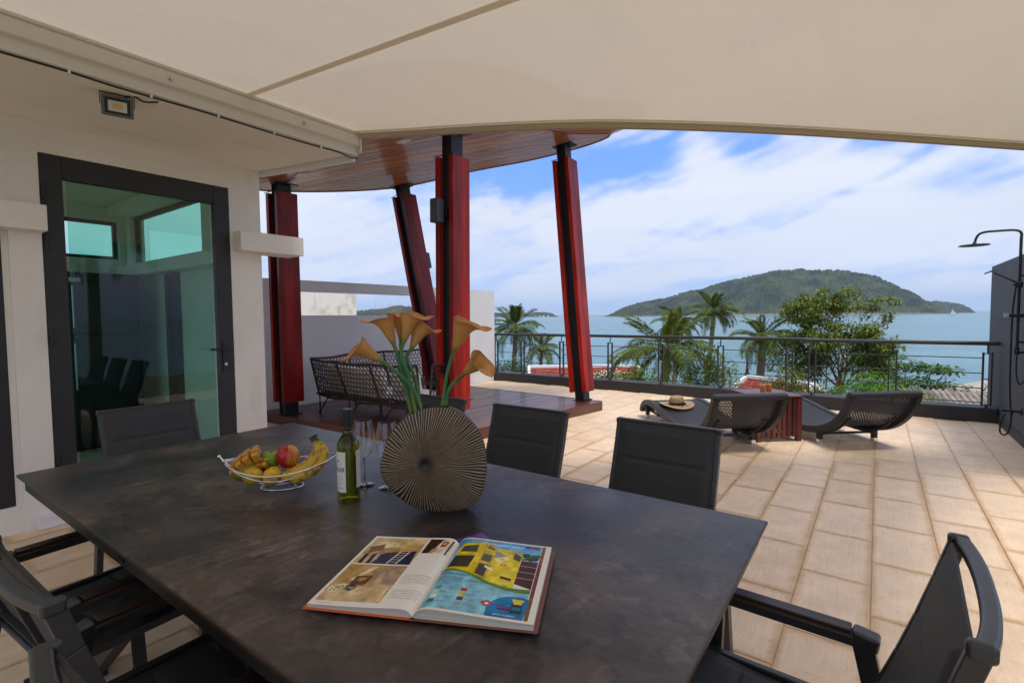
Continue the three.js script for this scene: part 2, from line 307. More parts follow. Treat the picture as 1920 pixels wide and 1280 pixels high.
// ---------------------------------------------------------------- terrace floor with its tiles
const FX0 = -6.62, FX1 = 1.21, FZ0 = -8.4, FZ1 = 1.6;
const deckOutline = [[-6.61, -3.41], [-3.68, -3.38], [-3.19, -6.53], [-6.61, -6.72]];
const DECK = 0.13;
{
  const slab = struct('terrace_floor', [span(FX0 - 0.2, -0.32, FZ0 - 0.3, FX1 + 0.25, -0.0075, 3.6)], M.grout);
  const tileMaps = [0, 1, 2, 3, 4, 5, 6].map((k) => tex(256, 512, (u, v) => {
    const X = u * 0.301, Y = v * 0.6, wob = (fbm(u * 14, v * 28, 5, 14, 28, 70 + k) - 0.5) * 0.022;
    const sd = [X, 0.301 - X, Y, 0.6 - Y], wid = [[0.028, 0.04, 0.022, 0.034], [0.016, 0.034, 0.03, 0.02], [0.034, 0.022, 0.026, 0.036], [0.02, 0.03, 0.036, 0.024], [0.03, 0.018, 0.02, 0.03], [0.012, 0.02, 0.014, 0.018], [0.02, 0.012, 0.018, 0.012]][k];
    let e = 0; for (let i = 0; i < 4; i++) e = Math.max(e, 1 - sstep(wid[i] * 0.1, wid[i] * 1.3, sd[i] + wob));
    e *= 0.55 + 0.6 * fbm(u * 4, v * 8, 3, 4, 8, 30 + k);
    if (k > 4) e *= 0.4;
    const str = fbm(u * 34 + fbm(u * 5, v * 5, 2, 5, 5, k) * 2, v * 5, 4, 34, 5, 11 + k) - 0.5, cl = fbm(u * 3, v * 6, 4, 3, 6, 21 + k) - 0.5, gr = vn(u * 150, v * 300, 150, 300, 40 + k) - 0.5;
    const spot = sstep(0.80, 0.86, vn(u * 60, v * 120, 60, 120, 80 + k)) * sstep(0.55, 0.7, vn(u * 12, v * 24, 12, 24, 81 + k)) * 28;
    const b = str * 15 + cl * 24 + gr * 8 - spot;
    return [233 + b - e * 25, 205 + b - e * 33, 174 + b - e * 44];
  }));
  const tileMats = []; for (let k = 0; k < 7; k++) for (const t of [1, 0.94]) tileMats.push(phys({ map: tileMaps[k], color: lin(t, t * (t < 1 ? 0.985 : 1), t * (t < 1 ? 0.97 : 1)), roughness: 0.5, specularIntensity: 0.7, bumpMap: rep(plasterBump, 2, 4), bumpScale: 0.0008 }));
  const tw = 0.3005, tl = 0.5995, th = 0.011, ch = 0.0022;
  const tileGeo = (() => {   // a slab with a chamfered top edge, no underside
    const x = tw / 2, z = tl / 2, xi = x - ch, zi = z - ch, pos = [], uv = [], q = (a, b, c, d) => { for (const p of [a, b, c, a, c, d]) { pos.push(...p); uv.push(p[0] / tw + 0.5, p[2] / tl + 0.5); } };
    const t = [[-xi, 0, -zi], [-xi, 0, zi], [xi, 0, zi], [xi, 0, -zi]], m = [[-x, -ch, -z], [-x, -ch, z], [x, -ch, z], [x, -ch, -z]], b = m.map((p) => [p[0], -th, p[2]]);
    q(...t); for (let i = 0; i < 4; i++) { const j = (i + 1) % 4; q(t[j], t[i], m[i], m[j]); q(m[j], m[i], b[i], b[j]); }
    const g = new THREE.BufferGeometry(); g.setAttribute('position', new THREE.Float32BufferAttribute(pos, 3)); g.setAttribute('uv', new THREE.Float32BufferAttribute(uv, 2)); g.computeVertexNormals(); return g;
  })();
  const spots = [];
  const PX = 0.305, PZ = 0.6045;
  for (let i = -22; i <= 3; i++) for (let j = -3; j <= 14; j++) {
    const x = (i + 0.5) * PX, z = -2.718 - (j - 0.5) * PZ + 0.0 - (md(i, 2) ? 0.302 : 0) + PZ * 0;
    if (x - tw / 2 < FX0 - 0.05 || x + tw / 2 > FX1 + 0.06 || z < FZ0 - 0.02 || z > FZ1) continue;
    if (x < -4.5 && z > -2.0) continue;
    if (x < -3.85 && z < -3.8 && z > -6.3) continue;   // under the deck
    const d = Math.hypot(x, z), f = -x * 0.589 - z * 0.808;
    spots.push({ x, z, d, inView: f > 0.4 && Math.abs((x * 0.808 - z * 0.589) / f) < 1.08, i, j });
  }
  spots.sort((a, b) => (b.inView - a.inView) || a.d - b.d);
  seed(5);
  const rest = [];
  spots.forEach((s, k) => {
    const flip = rnd() < 0.5, y = rr(-0.0006, 0.0006), worn = rnd() < sstep(-4.7, -6.3, s.z), mat = tileMats[worn ? 10 + Math.floor(rnd() * 4) : Math.floor(rnd() * 10)];
    if (k < 298) { const m = part(k ? `tile_${String(k).padStart(3, '0')}` : 'tile', tileGeo, mat, slab); m.position.set(s.x, y, s.z); m.rotation.y = flip ? Math.PI : 0; }
    else rest.push(tileGeo.clone().rotateY(flip ? Math.PI : 0).translate(s.x, y, s.z));
  });
  if (rest.length) part('tile_field', rest, tileMats[10], slab).userData.kind = 'stuff';
  // the storeys under the terrace
  struct('terrace_base', [span(-6.9, -9.4, -8.6, -6.7, -0.33, 3.5), span(-6.7, -9.4, -8.6, 1.4, -0.33, -8.4)], M.wallWhite);
}
// ---------------------------------------------------------------- raised timber deck
{
  const t = thing('timber_deck', 'low raised deck of glossy dark brown boards under the oval roof', 'deck', [0, 0, 0]);
  const w = 0.0985, gap = 0.006; let k = 0;
  seed(21);
  for (let x = -7.2; x < -2.9; x += w + gap) {
    const st = strip(deckOutline, 0.045, -0.999, x, x + w);
    if (st.length < 3) continue;
    const y = DECK + rr(-0.001, 0.001), o = rnd() * 7;
    part(k ? `board_${String(k).padStart(3, '0')}` : 'board', prism(st, () => y - 0.024, () => y, (px, pz, py) => [px + py, pz + o]), deckWood[Math.floor(rnd() * 4)], t); k++;
  }
  const inner = (i, j, d) => { const a = deckOutline[i], b = deckOutline[j], L = Math.hypot(b[0] - a[0], b[1] - a[1]), nx = (b[1] - a[1]) / L, nz = -(b[0] - a[0]) / L; return [[a[0], a[1]], [b[0], b[1]], [b[0] + nx * d, b[1] + nz * d], [a[0] + nx * d, a[1] + nz * d]]; };
  for (const [i, j] of [[0, 1], [1, 2], [2, 3]]) {
    let o = inner(i, j, 0.022); const cx = -5, cz = -5, mid = [(o[2][0] + o[3][0]) / 2, (o[2][1] + o[3][1]) / 2], m0 = [(o[0][0] + o[1][0]) / 2, (o[0][1] + o[1][1]) / 2];
    if (Math.hypot(mid[0] - cx, mid[1] - cz) < Math.hypot(m0[0] - cx, m0[1] - cz)) o = inner(i, j, -0.022);
    const area = o.reduce((s, p, q) => s + p[0] * o[(q + 1) % 4][1] - o[(q + 1) % 4][0] * p[1], 0); if (area < 0) o.reverse();
    part('fascia_board', prism(o, () => 0.002, () => DECK + 0.003, (px, pz, py) => [py, px - pz]), brownFascia(), t);
  }
  part('joist_frame', [span(-6.5, 0.004, -6.4, -3.6, 0.1, -3.6)], M.steelBlack, t);
}
function brownFascia() { return (brownFascia.m ??= phys({ map: rep(grainTex(128, 512, [96, 50, 36], [70, 34, 26], [118, 66, 46], { fx: 8, fy: 2, s: 77 }), 6, 0.5), roughness: 0.42, clearcoat: 0.4, clearcoatRoughness: 0.25 })); }
// ---------------------------------------------------------------- kerb and steel railing
{
  single('railing_kerb', 'long low dark grey kerb under the railing along the terrace edge', 'kerb', [span(-6.72, -0.005, -8.66, -0.82, 0.172, -8.4, 0.012), span(-0.8199, -0.005, -8.66, 1.206, 0.178, -8.36, 0.012)], M.kerbPaint);
  const rail = (name, label, xs, z, x0, x1, top) => {
    const t = thing(name, label, 'railing', [0, 0, 0], 0);
    part('handrail', [rod([x0, top, z], [x1, top, z], 0.026, 16), new THREE.SphereGeometry(0.024, 12, 8).translate(x0, top, z), new THREE.SphereGeometry(0.024, 12, 8).translate(x1, top, z)], M.darkMetal, t);
    for (const x of xs) {
      const g = [];
      for (const s of [-1, 1]) g.push(span(x + s * 0.040 - 0.0095, 0.2, z - 0.02, x + s * 0.040 + 0.0095, 0.862, z + 0.02, 0.003));
      for (const y of [0.215, 0.53, 0.845]) g.push(span(x - 0.0295, y - 0.005, z - 0.012, x + 0.0295, y + 0.005, z + 0.012));
      g.push(rod([x, 0.85, z], [x, top - 0.015, z], 0.009), rod([x, 0.165, z], [x, 0.213, z], 0.016), span(x - 0.035, 0.176, z - 0.03, x + 0.035, 0.184, z + 0.03));
      part('post', g, M.darkMetal, t);
    }
    for (let i = 0; i + 1 < xs.length; i++) for (const y of [0.79, 0.6, 0.415, 0.235]) part('bar', rod([xs[i] + 0.037, y, z], [xs[i + 1] - 0.037, y, z], 0.0062, 8), M.darkMetal, t);
    return t;
  };
  rail('steel_railing', 'long dark steel railing with thin bars, running from the white wall past the red posts', [-6.62, -5.93, -5.0, -3.97, -3.02, -2.04, -1.06], -8.5, -6.7, -0.72, 0.98);
  rail('steel_railing', 'shorter dark steel railing section behind the loungers ending at the grey wall', [-0.76, 0.17, 1.1], -8.42, -0.84, 1.19, 0.972);
}
// ---------------------------------------------------------------- white parapet wall with a long opening, grey shower wall
{
  const x1 = -6.62, x0 = -6.84, z1 = -2.52, za = -3.88, zb = -6.76, z0 = -8.44, top = 1.9, ob = 1.4, ot = 1.745;
  single('parapet_wall', 'white rendered wall with a long narrow opening behind the wicker bench', 'wall',
    [span(x0, -0.004, z0, x1, ob, z1), span(x0, ob, z0, x1, ot, zb), span(x0, ob, za, x1, ot, z1), span(x0, ot, z0, x1, top, z1)], M.wallWhite);
  const t = thing('shower_wall', 'dark grey painted wall with the shower at the right end of the terrace', 'wall', [0, 0, 0]);
  const wx = 1.215, w2 = 1.44, seams = [-9.24, -8.42, -6.6, -5.6];
  for (let i = 0; i + 1 < seams.length; i++) for (const [a, b] of [[-0.004, 1.258], [1.264, 1.96]]) {
    const p = part('panel', span(wx, a, seams[i] + 0.003, wx + 0.03, b, seams[i + 1] - 0.003, 0.003), M.greyPaint, t);
    p.userData.label = undefined; delete p.userData.label;
  }
  part('wall_core', [span(wx + 0.008, -6, -9.238, w2, 1.957, -5.601)], M.greyPaint, t);
  part('plinth', span(wx - 0.016, -0.003, -8.355, wx - 0.001, 0.1, -5.6, 0.003), M.kerbPaint, t);
}
// ---------------------------------------------------------------- the house: wall with glazed door and window, room behind, eave
const HX = -4.4;
{
  const t = thing('house', 'cream rendered house end with a dark glazed door and overhanging eave', 'house', [0, 0, 0]);
  const X0 = HX - 0.2, D0 = -2.04, D1 = -0.862, DT = 2.448, W0 = -0.705, W1 = 2.2, WB = 0.175, WT = 1.945;
  part('wall', [span(X0, -0.005, D0, HX, 0.09, D1), span(X0, -0.005, -2.3, HX, 2.64, D0 - 0.0001), span(X0, DT, D0, HX, 2.64, D1), span(X0, -0.005, D1 + 0.0001, HX, 2.64, W0), span(X0, WT, W0, HX, 2.64, W1), span(X0, -0.005, W0, HX - 0.03, WB, W1), span(X0, -0.005, W1, HX, 2.64, 3.5)], M.housePaint, t);
  part('doorstep', span(HX - 0.04, 0.0, D0 - 0.06, HX + 0.045, 0.088, D1 + 0.1, 0.01), M.wallWhite, t);
  for (const [a, b, e] of [[-2.62, -2.06, 0.14], [-0.868, 2.4, 0.13]]) part('ledge', span(HX + 0.0005, 1.928, a, HX + e, 2.09, b, 0.004), M.housePaint, t);
  part('ledge_end', span(HX - 0.12, 1.928, -2.62, HX, 2.09, -2.302, 0.003), M.housePaint, t);
  // side wall towards the deck, with a high window; back wall with a high window; floor and ceiling of the room
  const nz = -2.3, BX = -7.2;
  part('side_wall', [span(BX, -0.005, nz, X0, 1.98, nz + 0.15), span(BX, 2.56, nz, X0, 2.78, nz + 0.15), span(BX, 1.98, nz, -7.08, 2.56, nz + 0.15), span(-5.2, 1.98, nz, X0, 2.56, nz + 0.15)], M.housePaint, t);
  part('rear_wall', [span(BX - 0.15, -0.005, nz, BX, 2.06, -1.0), span(BX - 0.15, -0.005, -1.0, BX, 0.6, 3.5), span(BX - 0.15, 0.6, 2.8, BX, 2.06, 3.5), span(BX - 0.15, 2.5, nz, BX, 2.78, 3.5), span(BX - 0.15, 2.06, nz, BX, 2.5, -2.08), span(BX - 0.15, 2.06, -1.36, BX, 2.5, -1.2), span(BX - 0.15, 2.06, 0.8, BX, 2.5, 3.5)], M.housePaint, t);  // wide low gap out of view, cut to brighten the room inside
  part('end_wall', [span(BX, -0.005, 3.35, X0, 0.5, 3.5), span(BX, 2.6, 3.35, X0, 2.78, 3.5), span(BX, 0.5, 3.35, -6.9, 2.6, 3.5), span(-4.9, 0.5, 3.35, X0, 2.6, 3.5)], M.housePaint, t);  // unseen opening added here so more daylight reaches the room
  part('room_floor', span(BX, -0.01, nz + 0.15, X0, 0.088, 3.35), std({ color: lin(0.42, 0.38, 0.30), roughness: 0.4 }), t);
  part('room_ceiling', [span(BX, 2.66, nz + 0.15, X0, 2.78, 3.35)], M.housePaint, t);
  part('cornice', [span(BX, 2.56, nz + 0.15, X0, 2.655, nz + 0.32), span(BX, 1.84, nz + 0.151, X0, 1.965, nz + 0.3, 0.005)], M.housePaint, t);
  for (const [a, b] of [[-7.075, -5.205]]) { const w = part('high_window', frame(a, 1.985, b, 2.555, 0.04, 0.05, 'z', nz + 0.07), M.doorMetal, t); part('pane', new THREE.PlaneGeometry(b - a - 0.06, 0.5).translate((a + b) / 2, 2.27, nz + 0.075), M.glassClear, w); }
  for (const [a, b] of [[-2.075, -1.365], [-1.195, 0.795]]) { const w = part('high_window', frame(a, 2.065, b, 2.495, 0.035, 0.05, 'x', BX - 0.075), M.doorMetal, t); part('pane', new THREE.PlaneGeometry(b - a - 0.06, 0.37).rotateY(Math.PI / 2).translate(BX - 0.075, 2.28, (a + b) / 2), M.glassClear, w); }
  part('door_opening', frame(-5.99, 0.088, -5.72, 1.83, 0.05, 0.06, 'z', nz + 0.17), M.doorMetal, t);
  part('door_panel', span(-5.95, 0.09, nz + 0.151, -5.76, 1.79, nz + 0.175), M.steelBlack, t);
  for (const x of [-6.72, -4.9]) part('switch_plate', span(x - 0.035, 1.2, nz + 0.151, x + 0.035, 1.31, nz + 0.158, 0.003), M.white, t);
  // the glazed door
  const d = part('door', frame(D0 + 0.003, 0.092, D1 - 0.003, DT - 0.004, 0.115, 0.06, 'x', HX - 0.032, [0.145, 0.145]), M.doorMetal, t);
  part('pane', new THREE.PlaneGeometry(0.9, 2.1).rotateY(Math.PI / 2).translate(HX - 0.035, 1.3, (D0 + D1) / 2), M.glassTint, d);
  part('handle', [span(HX + 0.0, 0.93, -1.985, HX + 0.009, 1.17, -1.945, 0.006), rod([HX + 0.005, 1.11, -1.965], [HX + 0.05, 1.11, -1.965], 0.009), rod([HX + 0.05, 1.11, -1.975], [HX + 0.05, 1.113, -1.835], 0.009)], M.steelBlack, d);
  part('lock', rod([HX + 0.004, 0.985, -1.965], [HX + 0.014, 0.985, -1.965], 0.013), M.steel, d);
  for (const y of [2.2, 1.87, 1.25, 0.4]) part('hinge', [rod([HX + 0.008, y - 0.05, D1 - 0.02], [HX + 0.008, y - 0.002, D1 - 0.02], 0.011), rod([HX + 0.008, y + 0.002, D1 - 0.02], [HX + 0.008, y + 0.05, D1 - 0.02], 0.011)], M.steelBlack, d);
  const w = part('window', frame(W0 + 0.03, WB + 0.003, 1.2, WT - 0.003, 0.07, 0.06, 'x', HX - 0.07), M.doorMetal, t);
  part('window_bar', span(HX - 0.088, 0.96, W0 + 0.1, HX - 0.052, 1.01, 1.14), M.doorMetal, w);
  part('pane', new THREE.PlaneGeometry(1.72, 1.66).rotateY(Math.PI / 2).translate(HX - 0.07, 1.06, 0.265), M.glassTint, w);
  part('window_post', [span(HX - 0.19, WB, W0, HX - 0.04, WT, W0 + 0.029)], M.housePaint, t);
  // eave with its cast end
  const ev = [[X0 - 0.05, 3.5], [-3.4, 3.5], [-3.4, -2.52], [-4.4, -2.3], [X0 - 0.05, -2.3]].reverse();
  part('eave', prism(ev, () => 2.641, () => 2.88), M.housePaint, t);
  part('eave_edge', [prism([[-4.41, -2.306], [-3.4, -2.528], [-3.4, -2.56], [-4.41, -2.338]], () => 2.6, () => 2.9)], M.wallWhite, t);
  part('roof', [span(BX - 0.3, 2.781, -2.36, X0 - 0.0502, 2.98, 3.6), span(BX - 0.3, 2.98, -2.36, -3.9, 3.06, 3.6)], M.housePaint, t);
}
function frame(a0, y0, a1, y1, w, depth, axis, at, ends) {   // a rectangular frame of four bars; axis is the one it faces
  const b = (p, q, r, s) => (axis === 'x' ? span(at - depth / 2, q, p, at + depth / 2, s, r, 0.004) : span(p, q, at - depth / 2, r, s, at + depth / 2, 0.004));
  const wt = ends ? ends[0] : w, wb = ends ? ends[1] : w;
  return [b(a0, y0, a0 + w, y1), b(a1 - w, y0, a1, y1), b(a0 + w, y0, a1 - w, y0 + wb), b(a0 + w, y1 - wt, a1 - w, y1)];
}
{
  const f = thing('refrigerator', 'tall black refrigerator standing behind the glass door', 'refrigerator', [-6.55, 0.09, -1.66]);
  const blk = phys({ color: lin(0.008, 0.009, 0.010), roughness: 0.35 });
  part('body', span(-0.35, 0, -0.3, 0.28, 1.74, 0.3, 0.01), blk, f);
  for (const [a, b] of [[0.02, 1.12], [1.13, 1.735]]) part('door', span(0.281, a, -0.3, 0.33, b, 0.3, 0.012), blk, f);
  part('handle', [rod([0.35, 0.6, 0.25], [0.35, 1.05, 0.25], 0.008), rod([0.35, 1.2, 0.25], [0.35, 1.6, 0.25], 0.008)], M.steel, f);
  part('sticker', span(0.3305, 1.64, 0.18, 0.332, 1.68, 0.27), M.white, f);
}

// ---------------------------------------------------------------- stretched fabric canopy over the dining place
const canopyY = (x) => 2.82 - 0.04 * (x + 3.4);
{
  const edge = new THREE.CatmullRomCurve3([[-3.392, -2.56], [-3, -2.73], [-2.44, -2.96], [-2.04, -3.15], [-1.67, -3.35], [-1.11, -3.75], [-0.49, -4.26], [0.14, -4.83], [0.88, -5.52], [1.5, -6.1], [2.05, -6.62]].map(([x, z]) => V(x, 0, z)));
  const E = (u) => edge.getPoint(u);
  const weave = tex(256, 256, (u, v) => 255 * (0.5 + 0.25 * Math.sin(u * 64 * Math.PI * 2) + 0.25 * Math.sin(v * 64 * Math.PI * 2)), false);
  const soil = tex(1024, 512, (u, v) => { const n = (fbm(u * 8, v * 4, 5, 8, 4, 3) - 0.5) * 0.4, s = sstep(0.86, 0.93, vn(u * 300, v * 150, 300, 150, 5)) * sstep(0.75, 0.85, vn(u * 20, v * 10, 20, 10, 6)) * 0.5, c = sstep(0.56, 0.6, fbm(u * 26, v * 3, 4, 26, 3, 51)) * 1.5; return [226 + n * 7 - s * 24 - c, 213 + n * 7 - s * 26 - c, 193 + n * 7 - s * 28 - c]; });
  const cloth = phys({ map: rep(soil, 0.25, 0.5), transmission: 0.36, thickness: 0, roughness: 0.92, bumpMap: rep(weave, 5, 5), bumpScale: 0.0004 });
  const t = thing('fabric_canopy', 'cream stretched fabric canopy with curved hem above the dining table', 'canopy');
  const sag = (x, z) => canopyY(x);
  const right = (z) => 1.22 + 0.83 * Math.pow(clamp((-z - 2) / 4.62), 2.2) + 0.5 * Math.pow(clamp((z + 1) / 3), 2);
  const surf = (u, v, dy = 0) => { const e = E(u), z = lerp(e.z, 2.2, v), lim = right(z), x = e.x < -1.6 ? e.x : lerp(-1.6, lerp(e.x, -1.6 + (e.x + 1.6) * (lim + 1.6) / 3.65, sstep(0, 0.25, v)), 1); return [x, sag(x, z) + dy, z]; };
  part('cloth', muv(sheet(60, 24, (u, v) => surf(u, v)), 'z'), cloth, t);
  const off = (u, d) => { const e = E(u), g = edge.getTangent(u), n = V(-g.z, 0, g.x); if (n.z < 0) n.negate(); return [e.x + n.x * d, 0, e.z + n.z * d]; };
  const hemCloth = phys({ map: rep(soil, 0.5, 2), color: lin(0.66, 0.62, 0.58), roughness: 0.9, transmission: 0.08, thickness: 0 });
  part('hem', muv(sheet(110, 8, (u, v) => { const a = v * 2 * Math.PI, p = off(u, 0.016 + 0.015 * Math.cos(a)); return [p[0], sag(p[0], p[2]) - 0.024 + 0.023 * Math.sin(a), p[2]]; }), 'z'), hemCloth, t);
  part('hem_seam', muv(sheet(110, 1, (u, v) => { const p = off(u, 0.03 + v * 0.035); return [p[0], sag(p[0], p[2]) - 0.003, p[2]]; }), 'z'), cloth, t);
  part('edge_cord', new THREE.TubeGeometry(new THREE.CatmullRomCurve3([...Array(40)].map((_, i) => { const e = E(i / 39); return V(e.x, sag(e.x) - 0.046, e.z); })), 120, 0.005, 8), phys({ color: lin(0.46, 0.38, 0.29), roughness: 0.8 }), t);
  part('seam', muv(sheet(40, 1, (u, v) => { const x = lerp(-3.39, 1.15, u), z = -1.678 - 0.06 * (x + 3.43) - v * 0.046; return [x, sag(x) - 0.003, z]; }), 'z'), cloth, t);
}
{ // rail along the eave that holds the canopy
  const t = thing('canopy_rail', 'pale stepped metal rail fixing the canopy along the eave', 'rail');
  const pr = [[-3.399, 2.637], [-3.372, 2.637], [-3.366, 2.643], [-3.366, 2.700], [-3.360, 2.706], [-3.346, 2.712], [-3.342, 2.718], [-3.342, 2.786], [-3.347, 2.792], [-3.352, 2.796], [-3.340, 2.804], [-3.340, 2.826], [-3.352, 2.838], [-3.399, 2.838]];
  const sh = new THREE.Shape(pr.map(([x, y]) => new THREE.Vector2(x, y)));
  part('channel', new THREE.ExtrudeGeometry(sh, { depth: 6.06, bevelEnabled: false }).translate(0, 0, -2.56), M.alu, t);
  part('end_plate', span(-3.399, 2.66, -2.575, -3.33, 2.83, -2.561, 0.003), M.alu, t);
  for (const z of [-2.09, -1.25, -0.41, 0.43, 1.27, 2.11]) part('bolt', [new THREE.CylinderGeometry(0.017, 0.017, 0.003, 20).rotateZ(Math.PI / 2).translate(-3.3405, 2.752, z), new THREE.CylinderGeometry(0.010, 0.010, 0.012, 6).rotateZ(Math.PI / 2).translate(-3.334, 2.752, z)], M.steel, t);
  seed(3);
  const pts = []; for (let z = 1.2; z > -2.5; z -= 0.2) pts.push([-3.378 + rr(-0.003, 0.003), 2.628 + rr(-0.004, 0.003), z]);
  pts.push([-3.37, 2.612, -2.50], [-3.372, 2.625, -2.56]);
  const c = single('lighting_cable', 'thin black cable clipped under the pale canopy rail', 'cable', tube(pts, 0.0055, 160, 8), M.steelBlack);
  for (let z = 1; z > -2.5; z -= 0.36) part('clip', span(-3.388, 2.618, z - 0.006, -3.366, 2.639, z + 0.006, 0.003), M.white, c);
}
{ // flood light under the eave
  const t = thing('floodlight', 'small grey LED floodlight bracketed under the eave beside the black cable', 'floodlight', [-3.53, 2.573, -1.045]);
  t.rotation.set(0, 0, 0); t.lookAt(-3.53 + 0.86, 2.573 - 0.28, -1.045 + 0.24);
  const cas = phys({ color: lin(0.13, 0.13, 0.13), roughness: 0.45 });
  part('housing', [rbox(0.148, 0.112, 0.028, 0.008, 2), ...[-0.05, -0.025, 0, 0.025, 0.05].map((x) => rbox(0.006, 0.09, 0.02, 0.002).translate(x, 0, -0.022))], cas, t);
  part('bezel', rbox(0.116, 0.084, 0.006, 0.004).translate(0, 0, 0.014), M.steelBlack, t);
  part('lens', rbox(0.086, 0.056, 0.004, 0.002).translate(0, 0, 0.0175), phys({ color: lin(0.62, 0.64, 0.60), roughness: 0.12, clearcoat: 1 }), t);
  part('led_plate', rbox(0.046, 0.026, 0.002, 0.001).translate(0, 0, 0.0205), phys({ color: lin(0.72, 0.42, 0.20), roughness: 0.4 }), t);
  part('bracket', [bar([-0.078, 0.0, 0], [-0.078, 0.062, -0.012], 0.004, 0.018), bar([0.078, 0, 0], [0.078, 0.062, -0.012], 0.004, 0.018), bar([-0.08, 0.062, -0.012], [0.08, 0.062, -0.012], 0.018, 0.004)], M.steelBlack, t);
  part('lead', tube([[0.03, 0.05, -0.02], [0.07, 0.075, 0.0], [0.12, 0.055, 0.02], [0.19, 0.068, 0.03]], 0.005, 24, 6), M.steelBlack, t);
}
// ---------------------------------------------------------------- oval timber roof on four posts
const roofY = (x, z) => 3.03 + 0.0918 * (x + 6.1) - 0.2024 * (z + 3.45);
{
  const ring = new THREE.CatmullRomCurve3([[-6.45, -3.9], [-6.46, -4.7], [-6.36, -5.25], [-6.2, -5.62], [-5.85, -5.86], [-5.4, -6.06], [-5.02, -6.36], [-4.61, -6.73], [-4.1, -6.99], [-3.61, -7.09], [-3.3, -7.0], [-3.2, -6.78], [-3.29, -6.4], [-3.38, -5.95], [-3.36, -5.13], [-3.3, -4.3], [-3.5, -3.45], [-4.2, -2.95], [-5.1, -2.8], [-5.9, -2.93], [-6.33, -3.3]].map(([x, z]) => V(x, 0, z)), true);
  const out = ring.getPoints(110).slice(0, -1).map((p) => [p.x, p.z]);
  const t = thing('oval_roof', 'tilted oval roof with a varnished timber soffit and red rim, over the deck', 'roof');
  seed(31); let k = 0;
  for (let o = -9; o < 1; o += 0.081) {
    const st = strip(out, 0.8, -0.6, o, o + 0.075);
    if (st.length < 3) continue;
    const f = rr(0, 6), dz = rr(-0.0012, 0.0012), tilt = rr(-0.035, 0.035);
    part(k ? `board_${String(k).padStart(3, '0')}` : 'board', prism(st, (x, z) => roofY(x, z) + dz + tilt * (0.6 * x + 0.8 * z - o - 0.0375), (x, z) => roofY(x, z) + 0.018, (x, z, y) => [0.6 * x + 0.8 * z + y, 0.8 * x - 0.6 * z + f]), soffitWood[Math.floor(rnd() * 5)], t); k++;
  }
  part('roof_body', prism(out, (x, z) => roofY(x, z) + 0.0182, (x, z) => roofY(x, z) + 0.22), M.steelBlack, t);
  const n = out.length, nor = out.map((p, i) => { const a = out[(i + n - 1) % n], b = out[(i + 1) % n], L = Math.hypot(b[0] - a[0], b[1] - a[1]); let m = [(b[1] - a[1]) / L, -(b[0] - a[0]) / L]; if (m[0] * (p[0] + 4.9) + m[1] * (p[1] + 4.9) < 0) m = [-m[0], -m[1]]; return m; });
  const flare = (i, v) => { const p = out[i % n], m = nor[i % n], x = p[0] + m[0] * (0.006 + 0.50 * v ** 1.3), z = p[1] + m[1] * (0.006 + 0.50 * v ** 1.3); return [x, roofY(p[0], p[1]) - 0.004 + 0.27 * v, z]; };
  part('rim', muv(sheet(n, 6, (u, v) => flare(Math.round(u * n), v)), 'y'), fasciaWood, t);
  part('roof_top', sheet(n, 2, (u, v) => { const p = flare(Math.round(u * n), 1); return [lerp(p[0], -4.9, v), lerp(p[1], roofY(-4.9, -4.9) + 0.45, v), lerp(p[2], -4.9, v)]; }), M.steelBlack, t);
  part('edge_bead', new THREE.TubeGeometry(new THREE.CatmullRomCurve3(out.map(([x, z]) => V(x, roofY(x, z) - 0.004, z)), true), 220, 0.008, 6, true), brownWood, t);
  for (const [x, z] of [[-4.22, -3.82], [-5.59, -3.44]]) part('downlight', prism([[-0.09, 0], [0, 0.085], [0.09, 0], [0, -0.085]].map(([a, b]) => [x + a * 0.8 + b * 0.6, z - a * 0.6 + b * 0.8]), (a, b) => roofY(a, b) - 0.009, (a, b) => roofY(a, b) + 0.004), M.white, t);
}
function post(label, base, top, k, y0, y1, lamp) {
  const t = thing('roof_post', label, 'post', base, 0, 'posts of the oval roof');
  const d = V(...top).sub(V(...base)), L = d.length();
  t.quaternion.setFromUnitVectors(V(0, 1, 0), d.clone().normalize());
  part('steel_core', [span(-0.048, 0, -0.075, 0.048, L, 0.075, 0.004), span(-0.07, 0, -0.09, -0.0485, L + 0.0, 0.09, 0.003), span(0.0485, 0, -0.09, 0.07, L, 0.09, 0.003), span(-0.1, -0.001, -0.12, 0.1, 0.012, 0.12, 0.003)], M.steelBlack, t);
  const wood = k < 0 ? brownWood : redWood[k];
  for (const s of [-1, 1]) part('plank', muv(rbox(0.062, y1 - y0, 0.27, 0.005).translate(s * 0.102, (y0 + y1) / 2, 0), 'y', rnd() * 3, rnd() * 3), wood, t);
  part('cap_strip', [span(-0.14, y1 - 0.001, 0.14, 0.14, y1 + 0.006, 0.146)], M.steelBlack, t);
  if (lamp) {
    const l = thing('post_lamp', lamp.label, 'wall lamp', base, 0, undefined);
    l.quaternion.copy(t.quaternion); l.position.add(V(0, lamp.y, 0).applyQuaternion(t.quaternion));
    const z = lamp.side * 0.105;
    part('lamp_box', rbox(0.11, 0.25, 0.10, 0.004).translate(lamp.dx ?? 0, 0, lamp.side * 0.225), phys({ color: lin(0.05, 0.05, 0.052), roughness: 0.4 }), l);
    part('bracket', [span(-0.03, -0.045, z - 0.029, 0.03, 0.045, z + 0.029, 0.003), rod([0, 0, z], [lamp.dx ?? 0, 0, lamp.side * 0.19], 0.014)], M.steelBlack, l);
  }
  part('head_plate', span(-0.15, L - 0.02, -0.15, 0.15, L - 0.008, 0.15, 0.002), M.steelBlack, t);
}
post('upright timber post in front of the white wall, nearest the house corner', [-6.08, DECK, -3.47], [-6.05, roofY(-6.05, -3.44), -3.44], 1, 0.17, 2.78);
